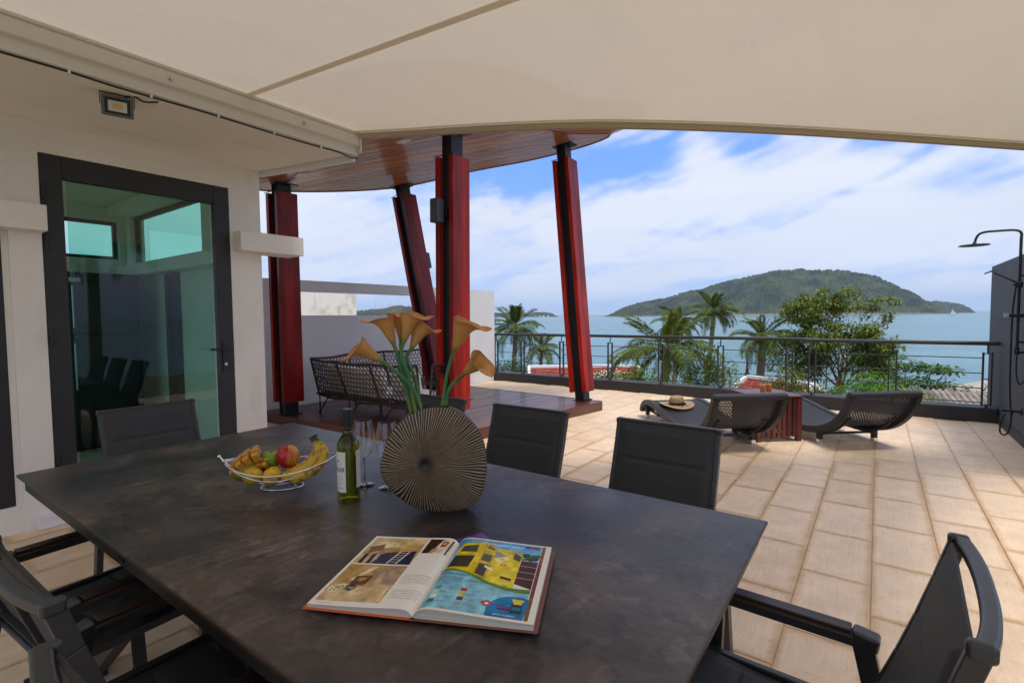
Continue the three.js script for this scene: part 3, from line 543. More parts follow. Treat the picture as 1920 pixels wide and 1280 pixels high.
post('slim red timber post leaning left, behind the wicker bench', [-5.42, DECK, -5.55], [-6.12, roofY(-6.12, -5.48), -5.48], 1, 0.14, 3.2, { y: 2.17, side: -1, label: 'small black box lamp on the leaning post behind the bench' });
post('broad red upright timber post behind the vase of lilies', [-3.83, DECK, -4.12], [-3.81, roofY(-3.81, -4.15), -4.15], 0, 0.2, 2.96, { y: 2.36, side: 1, dx: -0.02, label: 'dark grey box lamp on the broad upright red post' });
post('red timber post leaning slightly left at the seaward corner of the deck', [-3.45, DECK, -6.46], [-3.78, roofY(-3.78, -6.5), -6.5], 2, 0.13, 3.5, { y: 2.3, side: -1, label: 'thin black box lamp on the right side of the seaward red post' });
// ---------------------------------------------------------------- wicker bench
{
  const t = thing('wicker_bench', 'dark cane panelled corner bench on curved iron legs on the timber deck', 'bench', [0, DECK, 0]);
  const cane = phys({ color: lin(0.035, 0.024, 0.018), roughness: 0.5 }), iron = phys({ color: lin(0.014, 0.013, 0.013), roughness: 0.5 });
  // a panel of woven cane: square cells, each with an eight-sided eye, between two bottom and two top corners
  const caneGeo = (b0, b1, t0, t1, nx, ny) => {
    const pos = [], P = (u, v) => { const a = V(...b0).lerp(V(...b1), u), c = V(...t0).lerp(V(...t1), u), p = a.lerp(c, v); p.y -= 0.012 * Math.sin(Math.PI * u) * v; return p; };
    const nrm = V(...b1).sub(V(...b0)).cross(V(...t0).sub(V(...b0))).normalize().multiplyScalar(0.004);
    const q = (a, b, c, d) => { for (const p of [a, b, c, a, c, d]) pos.push(p.x, p.y, p.z); };
    for (let j = 0; j < ny; j++) for (let i = 0; i < nx; i++) {
      const sh = (j % 2) * 0.5, c = [(i + 0.5 + sh) / (nx + 0.5), (j + 0.5) / ny], hx = 0.5 / (nx + 0.5), hy = 0.5 / ny, o = [], e = [];
      for (let k = 0; k < 8; k++) { const a = ((k + 0.5) / 8) * 2 * Math.PI, ca = Math.cos(a), sa = Math.sin(a), m = Math.max(Math.abs(ca), Math.abs(sa)); o.push(P(c[0] + (ca / m) * hx, c[1] + (sa / m) * hy)); e.push(P(c[0] + ca * hx * 0.88, c[1] + sa * hy * 0.88)); }
      for (let k = 0; k < 8; k++) { const l = (k + 1) % 8; for (const s of [-1, 1]) { const d = nrm.clone().multiplyScalar(s); q(o[k].clone().add(d), o[l].clone().add(d), e[l].clone().add(d), e[k].clone().add(d)); } q(e[k].clone().add(nrm), e[l].clone().add(nrm), e[l].clone().sub(nrm), e[k].clone().sub(nrm)); }
    }
    const g = new THREE.BufferGeometry(); g.setAttribute('position', new THREE.Float32BufferAttribute(pos, 3)); g.computeVertexNormals(); return g;
  };
  const low = 0.25, hi = 0.7;
  // posts: [foot x, foot z, top x, top z]
  const posts = [[-5.86, -3.77, -5.93, -3.70], [-5.18, -3.73, -5.20, -3.56], [-4.58, -3.73, -4.56, -3.55], [-4.02, -3.80, -3.98, -3.72], [-3.94, -3.86, -3.86, -3.83], [-4.02, -4.42, -3.92, -4.44]];
  const back = [[-5.86, -3.77, -5.93, -3.70], [-5.94, -4.38, -6.10, -4.40], [-5.94, -5.0, -6.10, -5.02], [-5.86, -5.62, -5.98, -5.70]];
  for (const run of [posts.slice(0, 4), posts.slice(4), back]) {
    for (let i = 0; i + 1 < run.length; i++) {
      const a = run[i], b = run[i + 1], L = Math.hypot(b[0] - a[0], b[1] - a[1]);
      part('cane_panel', caneGeo([a[0], low, a[1]], [b[0], low, b[1]], [a[2], hi, a[3]], [b[2], hi, b[3]], Math.round(L / 0.058), 8), cane, t);
    }
    part('top_rail', tube(run.flatMap((a, i) => { const b = run[i + 1]; return b ? [[a[2], hi + 0.012, a[3]], [(a[2] + b[2]) / 2, hi - 0.006, (a[3] + b[3]) / 2]] : [[a[2], hi + 0.012, a[3]]]; }), 0.015, 40, 8), cane, t);
    part('seat_rail', tube(run.flatMap((a, i) => { const b = run[i + 1]; return b ? [[a[0], low - 0.008, a[1]], [(a[0] + b[0]) / 2, low - 0.03, (a[1] + b[1]) / 2]] : [[a[0], low - 0.008, a[1]]]; }), 0.017, 40, 8), cane, t);
    run.forEach((a, i) => {
      part('back_post', bar([a[0], low - 0.03, a[1]], [a[2], hi + 0.01, a[3]], 0.026, 0.026, 0.008), cane, t);
      part('leg', [tube([[a[0], low, a[1]], [a[0], 0.12, a[1]], [a[0], 0.006, a[1]]], 0.0085, 12, 7), tube([[0.32, low - 0.03], [0.17, low - 0.055], [0.08, 0.1], [0, 0.02]].map(([q, y]) => (run[0] === posts[0] && i < 3 ? [a[0] + q, y, a[1]] : [a[0], y, a[1] - q * 0.8])), 0.0075, 20, 7), new THREE.SphereGeometry(0.022, 10, 6).scale(1, 0.5, 1).translate(a[0], 0.011, a[1])], iron, t);
    });
  }
  for (const [x, z] of [[-5.3, -4.3], [-4.62, -4.28], [-4.1, -4.4], [-5.35, -5.0], [-5.3, -5.6]]) part('leg', [tube([[x, low, z], [x + 0.01, 0.12, z], [x, 0.006, z]], 0.0085, 12, 7), tube([[x - 0.28, low - 0.03, z], [x - 0.15, low - 0.05, z], [x - 0.06, 0.1, z], [x, 0.02, z]], 0.0075, 20, 7), new THREE.SphereGeometry(0.022, 10, 6).scale(1, 0.5, 1).translate(x, 0.011, z)], iron, t);
  const seatO = [[-5.92, -3.76], [-5.92, -5.62], [-5.32, -5.62], [-5.32, -4.34], [-4.02, -4.34], [-4.02, -3.76]];
  part('seat', prism(seatO, () => low - 0.012, () => low + 0.012), cane, t);
}
for (const [label, x, z, w, t] of [['pale cushion propped in the left seat of the wicker bench', -5.52, -3.96, 0.56, 0.06], ['pale cushion propped in the middle seat of the wicker bench', -4.90, -3.92, 0.54, 0], ['pale cushion propped in the right seat of the wicker bench', -4.30, -3.94, 0.5, -0.1]]) {
  const c = thing('bench_cushion', label, 'cushion', [x, DECK + 0.263, z], t, 'pale cushions on the wicker bench');
  const m = phys({ color: lin(0.84, 0.80, 0.74), roughness: 0.9, bumpMap: rep(plasterBump, 3), bumpScale: 0.002 });
  part('seat_pad', rbox(w, 0.09, 0.46, 0.035, 4).translate(0, 0.045, -0.13), m, c);
  part('back_pad', rbox(w, 0.27, 0.10, 0.045, 4).rotateX(0.18).translate(0, 0.225, 0.085), m, c);
}

// ---------------------------------------------------------------- dining table
const T = 0.75;
const slate = (() => {
  const col = tex(2048, 1024, (u, v) => {
    const big = fbm(u * 5, v * 3, 5, 5, 3, 101), mid = fbm(u * 16, v * 9, 5, 16, 9, 111), fine = fbm(u * 150, v * 75, 4, 150, 75, 121) - 0.5, fl = sstep(0.60, 0.72, fbm(u * 60, v * 30, 4, 60, 30, 141)) * sstep(0.42, 0.6, big) * 15;
    const scr = sstep(0.72, 0.82, vn(u * 260 + v * 12, v * 10, 272, 10, 7)) * sstep(0.5, 0.7, fbm(u * 7, v * 5, 3, 7, 5, 9)) * 14 + fl - sstep(0.62, 0.74, fbm(u * 44, v * 22, 4, 44, 22, 151)) * 12, a = sstep(0.30, 0.72, big * 0.6 + mid * 0.4), sp = sstep(0.9, 0.97, vn(u * 400, v * 200, 400, 200, 15)) * 16 * mid;
    return [lerp(36, 88, a) + fine * 20 + scr + sp, lerp(35, 76, a) + fine * 19 + scr + sp, lerp(38, 70, a) + fine * 18 + scr + sp];
  });
  const rough = tex(512, 256, (u, v) => 255 * (0.27 + 0.17 * fbm(u * 8, v * 4, 5, 8, 4, 131)), false);
  return phys({ map: col, roughnessMap: rough, roughness: 1, specularIntensity: 0.9, bumpMap: rep(fineBump(40, 12), 4, 2), bumpScale: 0.0006 });
})();
const tableBlack = phys({ color: lin(0.020, 0.017, 0.016), roughness: 0.45 });
const copperEdge = phys({ color: lin(0.075, 0.042, 0.028), roughness: 0.45 });
{
  const t = thing('dining_table', 'large dark slate topped dining table set with fruit, wine, vase and book', 'table', [-1.505, 0, -1.021], 0.008);
  const L = 1.258, W = 0.585;
  const top = rbox(2 * L, 0.011, 2 * W, 0.003).translate(0, T - 0.0055, 0), g = top.toNonIndexed(), p = g.attributes.position, uv = []; for (let i = 0; i < p.count; i++) uv.push(p.getX(i) / 2.52 + 0.5, p.getZ(i) / 1.17 + 0.5);
  g.setAttribute('uv', new THREE.Float32BufferAttribute(uv, 2));
  part('tabletop', g, slate, t);
  const e = 0.0015;
  part('worn_edge', [span(-L - e, T - 0.010, -W - e, L + e, T - 0.0025, -W + 0.002), span(-L - e, T - 0.010, W - 0.002, L + e, T - 0.0025, W + e), span(-L - e, T - 0.010, -W + 0.0021, -L + 0.002, T - 0.0025, W - 0.0021), span(L - 0.002, T - 0.010, -W + 0.0021, L + e, T - 0.0025, W - 0.0021)], copperEdge, t);
  const i = 0.018, a0 = T - 0.068, a1 = T - 0.0112;
  part('apron', [span(-L + i, a0, W - i - 0.022, L - i, a1, W - i, 0.004), span(-L + i, a0, -W + i, L - i, a1, -W + i + 0.022, 0.004), span(-L + i, a0, -W + i + 0.0221, -L + i + 0.022, a1, W - i - 0.0221, 0.004), span(L - i - 0.022, a0, -W + i + 0.0221, L - i, a1, W - i - 0.0221, 0.004)], tableBlack, t);
  part('bolt_cap', [new THREE.CylinderGeometry(0.014, 0.014, 0.004, 24).rotateX(Math.PI / 2).translate(-0.155, T - 0.038, W - i + 0.001), new THREE.TorusGeometry(0.014, 0.0018, 8, 24).translate(-0.155, T - 0.038, W - i + 0.003)], M.steelBlack, t);
  for (const s of [-1, 1]) for (const q of [-1, 1]) part('leg', bar([s * 0.10, a0 + 0.01, q * 0.46], [s * 0.92, 0.03, q * 0.46], 0.05, 0.095, 0.004), tableBlack, t);
  part('leg_plate', [span(-0.16, a0 - 0.012, -0.5, 0.16, a0 + 0.001, 0.5, 0.003)], tableBlack, t);
  for (const s of [-1, 1]) for (const q of [-1, 1]) part('foot', span(s * 0.92 - 0.06, 0, q * 0.46 - 0.03, s * 0.92 + 0.06, 0.03, q * 0.46 + 0.03, 0.004), tableBlack, t);
}
// ---------------------------------------------------------------- dining chairs
const sling = (() => {
  const w = tex(256, 256, (u, v, x, y) => { const c = Math.floor(x / 4), r = Math.floor(y / 4), o = (c + r) % 2; return 60 + 150 * (o ? Math.sin(((x % 4) / 4) * Math.PI) : Math.sin(((y % 4) / 4) * Math.PI)) + 30 * hash(c, r, 3); }, false);
  const c = tex(256, 256, (u, v, x, y) => { const k = 46 + ((Math.floor(x / 4) + Math.floor(y / 4)) % 2 ? 5 : -3) + (hash(Math.floor(x / 4), Math.floor(y / 4), 5) - 0.5) * 10 + (fbm(u * 4, v * 4, 3, 4, 4, 8) - 0.5) * 8; return [k, k, k + 1]; });
  return phys({ map: rep(c, 8), bumpMap: rep(w, 8), bumpScale: 0.0007, roughness: 0.62, sheen: 0.25, sheenRoughness: 0.5, sheenColor: lin(0.3, 0.3, 0.34) });
})();
const armWood = phys({ map: rep(grainTex(64, 256, [46, 32, 28], [32, 23, 22], [66, 44, 36], { fx: 6, fy: 2, s: 201 }), 12, 1.2), roughness: 0.42 });
const armEdge = phys({ color: lin(0.13, 0.05, 0.025), roughness: 0.5 });
const thread = phys({ color: lin(0.075, 0.075, 0.08), roughness: 0.8 });
// a padded sling: f(u, v) gives centre line point and outward direction of the front face
function pad(w, len, at, thick, seams) {
  const side = (s) => sheet(46, 60, (u, v) => {
    const x = (u - 0.5) * w, [y, z, ny, nz] = at(v), e = Math.min(u, 1 - u) * w, edge = sstep(0.0, 0.012, e) * 0.25 + sstep(0.020, 0.045, e) * 0.75, ve = Math.min(v, 1 - v) * len, endk = sstep(0, 0.012, ve) * 0.3 + sstep(0.018, 0.04, ve) * 0.7;
    let k = Math.min(edge, endk); for (const q of seams) k *= 1 - 0.75 * Math.exp(-((((v - q) * len) / 0.007) ** 2)) * sstep(0.02, 0.05, e);
    const d = s * (0.0025 + thick * 0.5 * k);
    return [x, y + ny * d, z + nz * d];
  });
  const r = join([side(1), side(-1), ...[0, 1].map((u) => sheet(1, 60, (a, v) => { const [y, z, ny, nz] = at(v), d = (a - 0.5) * 0.005; return [(u - 0.5) * w, y + ny * d, z + nz * d]; })), ...[0, 1].map((v) => sheet(1, 1, (a, u) => { const [y, z, ny, nz] = at(v), d = (a - 0.5) * 0.005; return [(u - 0.5) * w, y + ny * d, z + nz * d]; }))]);
  return r;
}
function makeChair(label) {   // faces +z
  const t = thing('dining_chair', label, 'chair', [0, 0, 0], 0, 'dining chairs round the slate table');
  const fr = M.darkMetal;
  const rec = (v) => { const y = lerp(0.415, 0.884, v), c = -0.115 - 0.155 * Math.pow(v, 1.05) - 0.010 * Math.sin(Math.PI * v); return [y, c, 0.25, 0.968]; };
  const seatAt = (v) => { const z = lerp(-0.15, 0.255, v); return [0.432 + 0.010 * v - 0.012 * Math.sin(Math.PI * v), z, 1, 0]; };
  const bw = 0.43, slab = muv(pad(bw, 0.48, rec, 0.016, [0.68]), 'y');
  part('backrest', slab, sling, t);
  part('seat', muv(pad(0.45, 0.41, seatAt, 0.018, [0.35, 0.7]), 'z'), sling, t);
  const st = []; for (const s of [-1, 1]) for (let i = 0; i < 44; i++) { const v = 0.03 + (i / 44) * 0.94, [y, z] = rec(v), w2 = rec(v + 0.010); st.push(bar([s * (bw / 2 - 0.027), y, z + 0.0062], [s * (bw / 2 - 0.027), w2[0], w2[1] + 0.0062], 0.0014, 0.001, 0.0003)); }
  part('stitching', st, thread, t);
  for (const s of [-1, 1]) {
    const pts = [0, 0.2, 0.4, 0.6, 0.8, 1].map((v) => { const [y, z] = rec(v); return [s * 0.2155, y + 0.006, z - 0.010]; });
    part('upright', pts.slice(1).map((p, i) => bar(pts[i], p, 0.018, 0.030, 0.003, V(0, 0.2, 1))).concat([bar([s * 0.2155, 0.40, -0.11], pts[0], 0.018, 0.03, 0.003, V(0, 0.2, 1))]), fr, t);
    part('front_leg', bar([s * 0.268, 0.0, 0.238], [s * 0.268, 0.580, 0.216], 0.024, 0.042, 0.003, V(0, 0, 1)), fr, t);
    part('rear_leg', bar([s * 0.268, 0.0, -0.245], [s * 0.268, 0.580, -0.118], 0.028, 0.044, 0.003, V(0, 0, 1)), fr, t);
    const arm = part('armrest', [span(s * 0.268 - 0.022, 0.568, -0.105, s * 0.268 + 0.022, 0.592, 0.245, 0.003), rbox(0.046, 0.036, 0.056, 0.008, 2).rotateX(-0.16).translate(s * 0.268, 0.585, -0.124)], fr, t);
    part('arm_pad', muv(rbox(0.040, 0.012, 0.335, 0.003).translate(s * 0.268, 0.6000, 0.072), 'z'), armWood, arm);
    part('pad_edge', [span(s * 0.268 - 0.0205, 0.5925, -0.0950, s * 0.268 + 0.0205, 0.5955, 0.2390)], armEdge, arm);
    part('seat_rail', span(s * 0.238 - 0.011, 0.412, -0.165, s * 0.238 + 0.011, 0.440, 0.26, 0.004), fr, t);
    part('rail_bracket', [span(s * 0.2495, 0.405, 0.205, s * 0.2565, 0.44, 0.245), span(s * 0.2495, 0.405, -0.215, s * 0.2565, 0.44, -0.165)], fr, t);
  }
  for (const z of [0.2, -0.14]) part('cross_bar', rod([-0.25, 0.398, z], [0.25, 0.398, z], 0.011), fr, t);
  // the bowed top rail behind the sling
  const bow = [...Array(9)].map((_, i) => { const a = i / 8, x = lerp(-0.222, 0.222, a), b = 1 - Math.pow(Math.abs(2 * a - 1), 2.4); return [x, 0.886 - 0.004 * b, -0.282 - 0.020 * b]; });
  part('top_rail', [sweep(bow, rsec(0.026, 0.024, 0.007), V(0, 1, 0), 40), ...[-1, 1].map((s) => rbox(0.022, 0.028, 0.036, 0.008, 3).translate(s * 0.2175, 0.885, -0.279))], fr, t);
  for (const s of [-1, 1]) part('foot_cap', [span(s * 0.268 - 0.013, -0.0005, 0.216, s * 0.268 + 0.013, 0.008, 0.261), span(s * 0.268 - 0.015, -0.0005, -0.268, s * 0.268 + 0.015, 0.008, -0.222)], M.steelBlack, t);
  return t;
}
{
  const c = makeChair('black sling dining chair on the far side of the table, mostly hidden behind the vase');
  c.position.set(-2.09, 0, -1.825);
  copyOf(c, [-1.425, 0, -1.82], 0.0, 'black sling dining chair on the far side of the table, just right of the vase');
  copyOf(c, [-0.727, 0, -1.83], -0.02, 'black sling dining chair on the far side of the table, nearest the loungers');
  copyOf(c, [-2.935, 0, -1.035], Math.PI / 2 + 0.03, 'black sling dining chair in front of the glass door');
  copyOf(c, [-0.142, 0, -1.165], -Math.PI / 2 - 0.04, 'black sling armchair at the right table end, with its curved back rail nearest the viewer');
  copyOf(c, [-2.02, 0, -0.455], Math.PI + 0.08, 'black sling dining chair on the near side, only its arms and seat showing');
  copyOf(c, [-1.325, 0, -0.475], Math.PI + 0.03, 'black sling dining chair whose curved back rail fills the lower left corner');
  copyOf(c, [-0.735, 0, -0.445], Math.PI, 'black sling dining chair cut off at the bottom edge, right of the corner chair');
}

// ---------------------------------------------------------------- on the table
{ // wine bottle
  const t = thing('wine_bottle', 'olive green wine bottle with black cap and white label on the table', 'bottle', [-1.43, T, -1.02], 0.78);
  const prof = [[0, 0.012], [0.012, 0.0105], [0.022, 0.004], [0.030, 0.0008], [0.0350, 0.002], [0.0368, 0.006], [0.0370, 0.04], [0.0370, 0.168], [0.0366, 0.180], [0.0345, 0.192], [0.0295, 0.204], [0.0215, 0.216], [0.0165, 0.224], [0.0148, 0.234], [0.0143, 0.258], [0.0143, 0.300], [0, 0.300]];
  part('glass', lathe(prof, 64), new THREE.MeshPhysicalMaterial({ color: lin(0.86, 0.90, 0.55), roughness: 0.03, transmission: 1, thickness: 0.07, ior: 1.42, attenuationColor: lin(0.40, 0.42, 0.02), attenuationDistance: 0.085 }), t);
  part('cap', [lathe([[0, 0.3055], [0.0140, 0.3055], [0.0150, 0.3045], [0.0152, 0.292], [0.0148, 0.2912], [0.0152, 0.290], [0.0152, 0.286], [0.0148, 0.285], [0.0152, 0.284], [0.0152, 0.236], [0.0148, 0.2345]], 40)], phys({ color: lin(0.010, 0.011, 0.013), roughness: 0.36 }), t);
  part('cap_band', lathe([[0.0153, 0.2445], [0.01545, 0.2443], [0.01545, 0.2430], [0.0153, 0.2428]], 40), phys({ color: lin(0.25, 0.2, 0.08), roughness: 0.35, metalness: 0.6 }), t);
  const lab = canvasTex(768, 720, (g, w, h) => {
    g.fillStyle = '#ebe6da'; g.fillRect(0, 0, w, h);
    g.strokeStyle = '#c9a24a'; g.fillStyle = '#c9a24a'; g.lineWidth = 5; g.lineCap = 'round';
    const curl = (x, y, s, m) => { g.beginPath(); for (let i = 0; i <= 60; i++) { const a = i / 60 * 5.2, r = s * (1 - i / 75); g.lineTo(x + m * Math.cos(a) * r, y + Math.sin(a) * r * 0.8); } g.stroke(); };
    for (const [x, y, s, m] of [[560, 120, 60, 1], [640, 190, 44, -1], [660, 90, 36, 1], [580, 210, 30, -1], [560, 480, 58, 1], [650, 460, 40, -1], [600, 540, 34, 1]]) curl(x, y, s, m);
    g.fillStyle = '#4a2a22'; for (let i = 0; i < 5; i++) { g.beginPath(); g.ellipse(508 + i * 9, 160 - Math.abs(i - 2) * -5, 7, 18, 0, 0, 7); g.fill(); } g.fillRect(490, 178, 54, 10);
    g.fillStyle = '#d8c48a'; g.fillRect(460, 252, 260, 3); g.fillRect(460, 372, 260, 3);
    g.fillStyle = '#1d1c22'; g.font = 'bold 108px sans-serif'; g.textAlign = 'right'; g.fillText('NDOUR', 738, 352);
    g.fillStyle = '#b08a3a'; g.font = '30px serif'; for (let i = 0; i < 7; i++) g.fillRect(470 + i * 30, 430, 18, 4);
    g.fillStyle = '#6d665c'; for (let i = 0; i < 9; i++) g.fillRect(470 + i * 22, 570, 12, 5);
    g.strokeStyle = '#4c463e'; g.lineWidth = 4; g.beginPath(); for (let i = 0; i < 50; i++) g.lineTo(530 + i * 3.6, 640 + Math.sin(i * 0.9) * 10 * (1 - i / 70)); g.stroke(); g.beginPath(); g.arc(510, 640, 24, 0, 7); g.stroke();
  });
  const arc = (a0, a1, y0, y1) => sheet(40, 1, (u, v) => { const a = lerp(a0, a1, u); return [Math.sin(a) * 0.03725, lerp(y0, y1, v), Math.cos(a) * 0.03725]; });
  part('label', arc(-2.62, -0.10, 0.034, 0.168), std({ map: lab, roughness: 0.6 }), t);
  part('back_label', arc(0.86, 2.3, 0.045, 0.17), std({ color: lin(0.66, 0.64, 0.58), roughness: 0.6 }), t);
}
{ // two wine glasses
  const thinGlass = new THREE.MeshPhysicalMaterial({ color: lin(0.97, 0.98, 0.98), roughness: 0.0, transmission: 1, thickness: 0, ior: 1.55, side: THREE.DoubleSide });
  const solidGlass = new THREE.MeshPhysicalMaterial({ color: lin(0.98, 0.99, 0.99), roughness: 0.0, transmission: 1, thickness: 0.01, ior: 1.5 });
  const make = (label, x, z, k) => {
    const t = thing('wine_glass', label, 'wine glass', [x, T, z], 0, 'wine glasses beside the bottle');
    part('bowl', lathe([[0.0045, 0.100], [0.016, 0.106], [0.028, 0.120], [0.0365, 0.140], [0.0395, 0.160], [0.0385, 0.182], [0.0345, 0.212], [0.0300, 0.240], [0.0294, 0.2405], [0.0290, 0.240], [0.0335, 0.211], [0.0374, 0.182], [0.0384, 0.160], [0.0355, 0.141], [0.0272, 0.122], [0.0155, 0.109], [0, 0.1055]].map(([r, y]) => [r * k, y]), 56), thinGlass, t);
    part('stem', lathe([[0, 0.0035], [0.010, 0.006], [0.0045, 0.018], [0.0036, 0.05], [0.0036, 0.080], [0.0046, 0.099], [0, 0.1045]], 24), solidGlass, t);
    part('foot', lathe([[0, 0.0002], [0.034, 0.0004], [0.0352, 0.0016], [0.034, 0.0026], [0.018, 0.0040], [0.006, 0.0058], [0, 0.0058]], 48), solidGlass, t);
  };
  make('empty wine glass directly behind the green bottle', -1.498, -1.135, 1);
  make('empty wine glass between the bottle and the round vase', -1.405, -1.166, 1.03);
}
const VX = -1.12, VZ = -1.11, VTURN = 0.80;
{ // ribbed disc vase
  const t = thing('disc_vase', 'flat round brown vase with fine radial gold ribs holding calla lilies', 'vase', [VX, T, VZ], VTURN - 0.03);
  const ring = new THREE.CatmullRomCurve3([[-0.161, 0.146], [-0.148, 0.205], [-0.124, 0.258], [-0.080, 0.303], [-0.030, 0.326], [0.016, 0.331], [0.063, 0.323], [0.104, 0.298], [0.135, 0.262], [0.156, 0.218], [0.165, 0.169], [0.163, 0.110], [0.151, 0.058], [0.131, 0.024], [0.104, 0.006], [0.060, 0.0004], [0.0165, 0.0008], [-0.032, 0.010], [-0.077, 0.030], [-0.128, 0.076], [-0.152, 0.110]].map(([x, y]) => V(x, y, 0)), true, 'centripetal');
  const N = 1080, pts = ring.getPoints(N), cx = -0.028, cy = 0.157;
  const wobble = [...Array(N + 1)].map((_, i) => [vn((i / N) * 22, 0.5, 22, 8, 4), vn((i / N) * 40, 2.5, 40, 8, 5)]);
  const gold = [0.50, 0.36, 0.19], dark = [0.026, 0.017, 0.013];
  const rib = (u, v) => { const i = Math.round(u * N), w = wobble[i % N]; const ph = u * 2 * Math.PI * 112 + (w[0] - 0.5) * 7 * v + Math.sin(v * 7 + w[1] * 9) * 0.8 + (vn(u * 90, v * 6, 90, 99, 6) - 0.5) * 1.6; return 0.5 + 0.5 * Math.cos(ph); };
  const face = (s) => sheet(N, 26, (u, v) => { const p = pts[Math.round(u * N) % N], k = Math.pow(v, 0.85), r = rib(u, v) * sstep(0.02, 0.25, v) * (1 - sstep(0.96, 1, v)); const z = s * (0.016 + 0.022 * (1 - Math.pow(v, 2.6)) - 0.008 * Math.exp(-((v / 0.05) ** 2)) + 0.0022 * r); return [cx + (p.x - cx) * k, cy + (p.y - cy) * k, z]; },
    (u, v) => { const g = sstep(0.62, 0.90, rib(u, v)) * sstep(0.05, 0.16, v) * (0.55 + 0.45 * vn(u * 300, v * 9, 300, 99, 7)); return [0, 1, 2].map((c) => lerp(dark[c], gold[c], g)); });
  const vm = phys({ vertexColors: true, roughness: 0.5 });
  part('ribbed_face', face(1), vm, t); part('back_face', face(-1), vm, t);
  part('rim', sheet(180, 4, (u, v) => { const i = Math.round(u * N), p = pts[i % N], a = (v - 0.5) * Math.PI, k = 1 + 0.012 * Math.cos(a); return [cx + (p.x - cx) * k, Math.max(0.0002, cy + (p.y - cy) * k), Math.sin(a) * 0.0165]; }), phys({ color: lin(0.014, 0.011, 0.010), roughness: 0.45 }), t);
  part('mouth', new THREE.TorusGeometry(0.052, 0.005, 8, 40).rotateX(Math.PI / 2).scale(1, 0.8, 0.25).translate(-0.004, 0.331, 0), phys({ color: lin(0.012, 0.010, 0.009), roughness: 0.6 }), t);
}
{ // calla lilies: [head base, head direction, tip direction, stem foot, bend, size, label]
  const petal = phys({ vertexColors: true, roughness: 0.55, transmission: 0.22, thickness: 0, side: THREE.DoubleSide }), stemM = phys({ vertexColors: true, roughness: 0.42 }), spad = phys({ color: lin(0.55, 0.30, 0.05), roughness: 0.7 });
  const spathe = (o) => sheet(56, 26, (u, v) => {
    const th = (u - 0.5) * 2 * Math.PI * 1.10, c2 = Math.cos(clamp(th, -Math.PI, Math.PI) / 2) ** 2, tip = Math.exp(-((th / 0.26) ** 2));
    // the sheath grows upwards as a tube, then its lip turns outwards, most on the side of the tip
    const S = 0.084 + 0.016 * c2 * (o.open ?? 1) + 0.020 * tip + 0.005 * Math.sin(th * 2 + (o.ph ?? 0)), turn = lerp(0.30, 1.42 * (o.wide ?? 1), Math.pow(c2, 1.8));
    let r = 0.0062 + (u > 0.5 ? 0.0014 : 0) * v, y = 0; const n = 24;
    for (let i = 0; i < n; i++) { const q = ((i + 0.5) / n) * v, a = 0.26 + (turn - 0.26) * Math.pow(sstep(0.36, 1.06, q), 1.3) + 0.10 * Math.sin(th * 3 + (o.ph ?? 0)) * q; r += Math.sin(a) * S * v / n; y += Math.cos(a) * S * v / n; }
    return [Math.cos(th) * r, y, Math.sin(th) * r];
  }, (u, v) => { const th = (u - 0.5) * 2 * Math.PI * 1.1, g = 1 - sstep(0.0, 0.22, v), rim = sstep(0.82, 1, v), st = (vn(u * 60, v * 2, 4096, 4096, 3) - 0.5) * 0.12, red = rim * (0.3 + 0.7 * vn(u * 5 + (o.ph ?? 0), 3, 99, 99, 4)); let c = [0.62 + st, 0.315 + st * 0.7, 0.085]; c = [lerp(c[0], 0.50, red), lerp(c[1], 0.155, red), lerp(c[2], 0.062, red)]; return [lerp(c[0], 0.20, g), lerp(c[1], 0.24, g), lerp(c[2], 0.03, g)]; });
  const list = [
    [[-0.150, 0.478, 0.020], [-0.80, 0.60, 0.12], [-0.6, -0.8, 0.25], [-0.020, 0.285, 0.004], [-0.062, 0.395, 0.012], 1.02, { ph: 0.4, tall: 0.8, open: 1.05 }, 'lowest left orange calla lily, its bloom leaning far left over the bench'],
    [[-0.114, 0.528, 0.004], [-0.30, 0.95, 0.05], [-0.97, -0.2, 0.1], [-0.058, 0.28, -0.003], [-0.088, 0.42, 0], 1.04, { ph: 1.9, tall: 0.7, open: 1 }, 'second orange calla lily from the left with its tip pointing left'],
    [[-0.083, 0.535, 0.012], [0.28, 0.95, 0.1], [0.97, 0.2, -0.15], [-0.046, 0.28, 0.006], [-0.070, 0.42, 0.010], 1.05, { ph: 3.1, tall: 0.9, open: 1 }, 'central orange calla lily, the foremost of the left cluster'],
    [[-0.094, 0.540, -0.030], [-0.02, 1, -0.05], [-0.3, 0.2, -0.9], [-0.052, 0.28, -0.008], [-0.078, 0.42, -0.022], 0.92, { ph: 4.2, tall: 1.1, open: 0.8, wide: 0.75 }, 'tallest orange calla lily, upright behind the left cluster'],
    [[-0.062, 0.512, -0.006], [0.45, 0.88, 0.05], [0.98, -0.1, 0.1], [-0.034, 0.28, -0.002], [-0.052, 0.42, -0.006], 1.0, { ph: 5.3, tall: 0.8, open: 0.95 }, 'orange calla lily at the right of the left cluster, beside the leaning post'],
    [[0.070, 0.505, 0.004], [0.34, 0.92, 0.18], [0.94, -0.30, 0.2], [0.024, 0.28, 0.004], [0.044, 0.42, 0.004], 1.22, { ph: 0.9, tall: 0.9, open: 1, wide: 1.15 }, 'upper right orange calla lily, wide open with tip drooping right'],
    [[0.098, 0.430, 0.012], [0.62, 0.60, 0.55], [0.1, -0.75, 0.6], [0.034, 0.28, 0], [0.052, 0.385, 0.004], 1.06, { ph: 2.6, tall: 0.7, open: 1, wide: 1.1 }, 'lower right orange calla lily with its cup facing the viewer'],
  ];
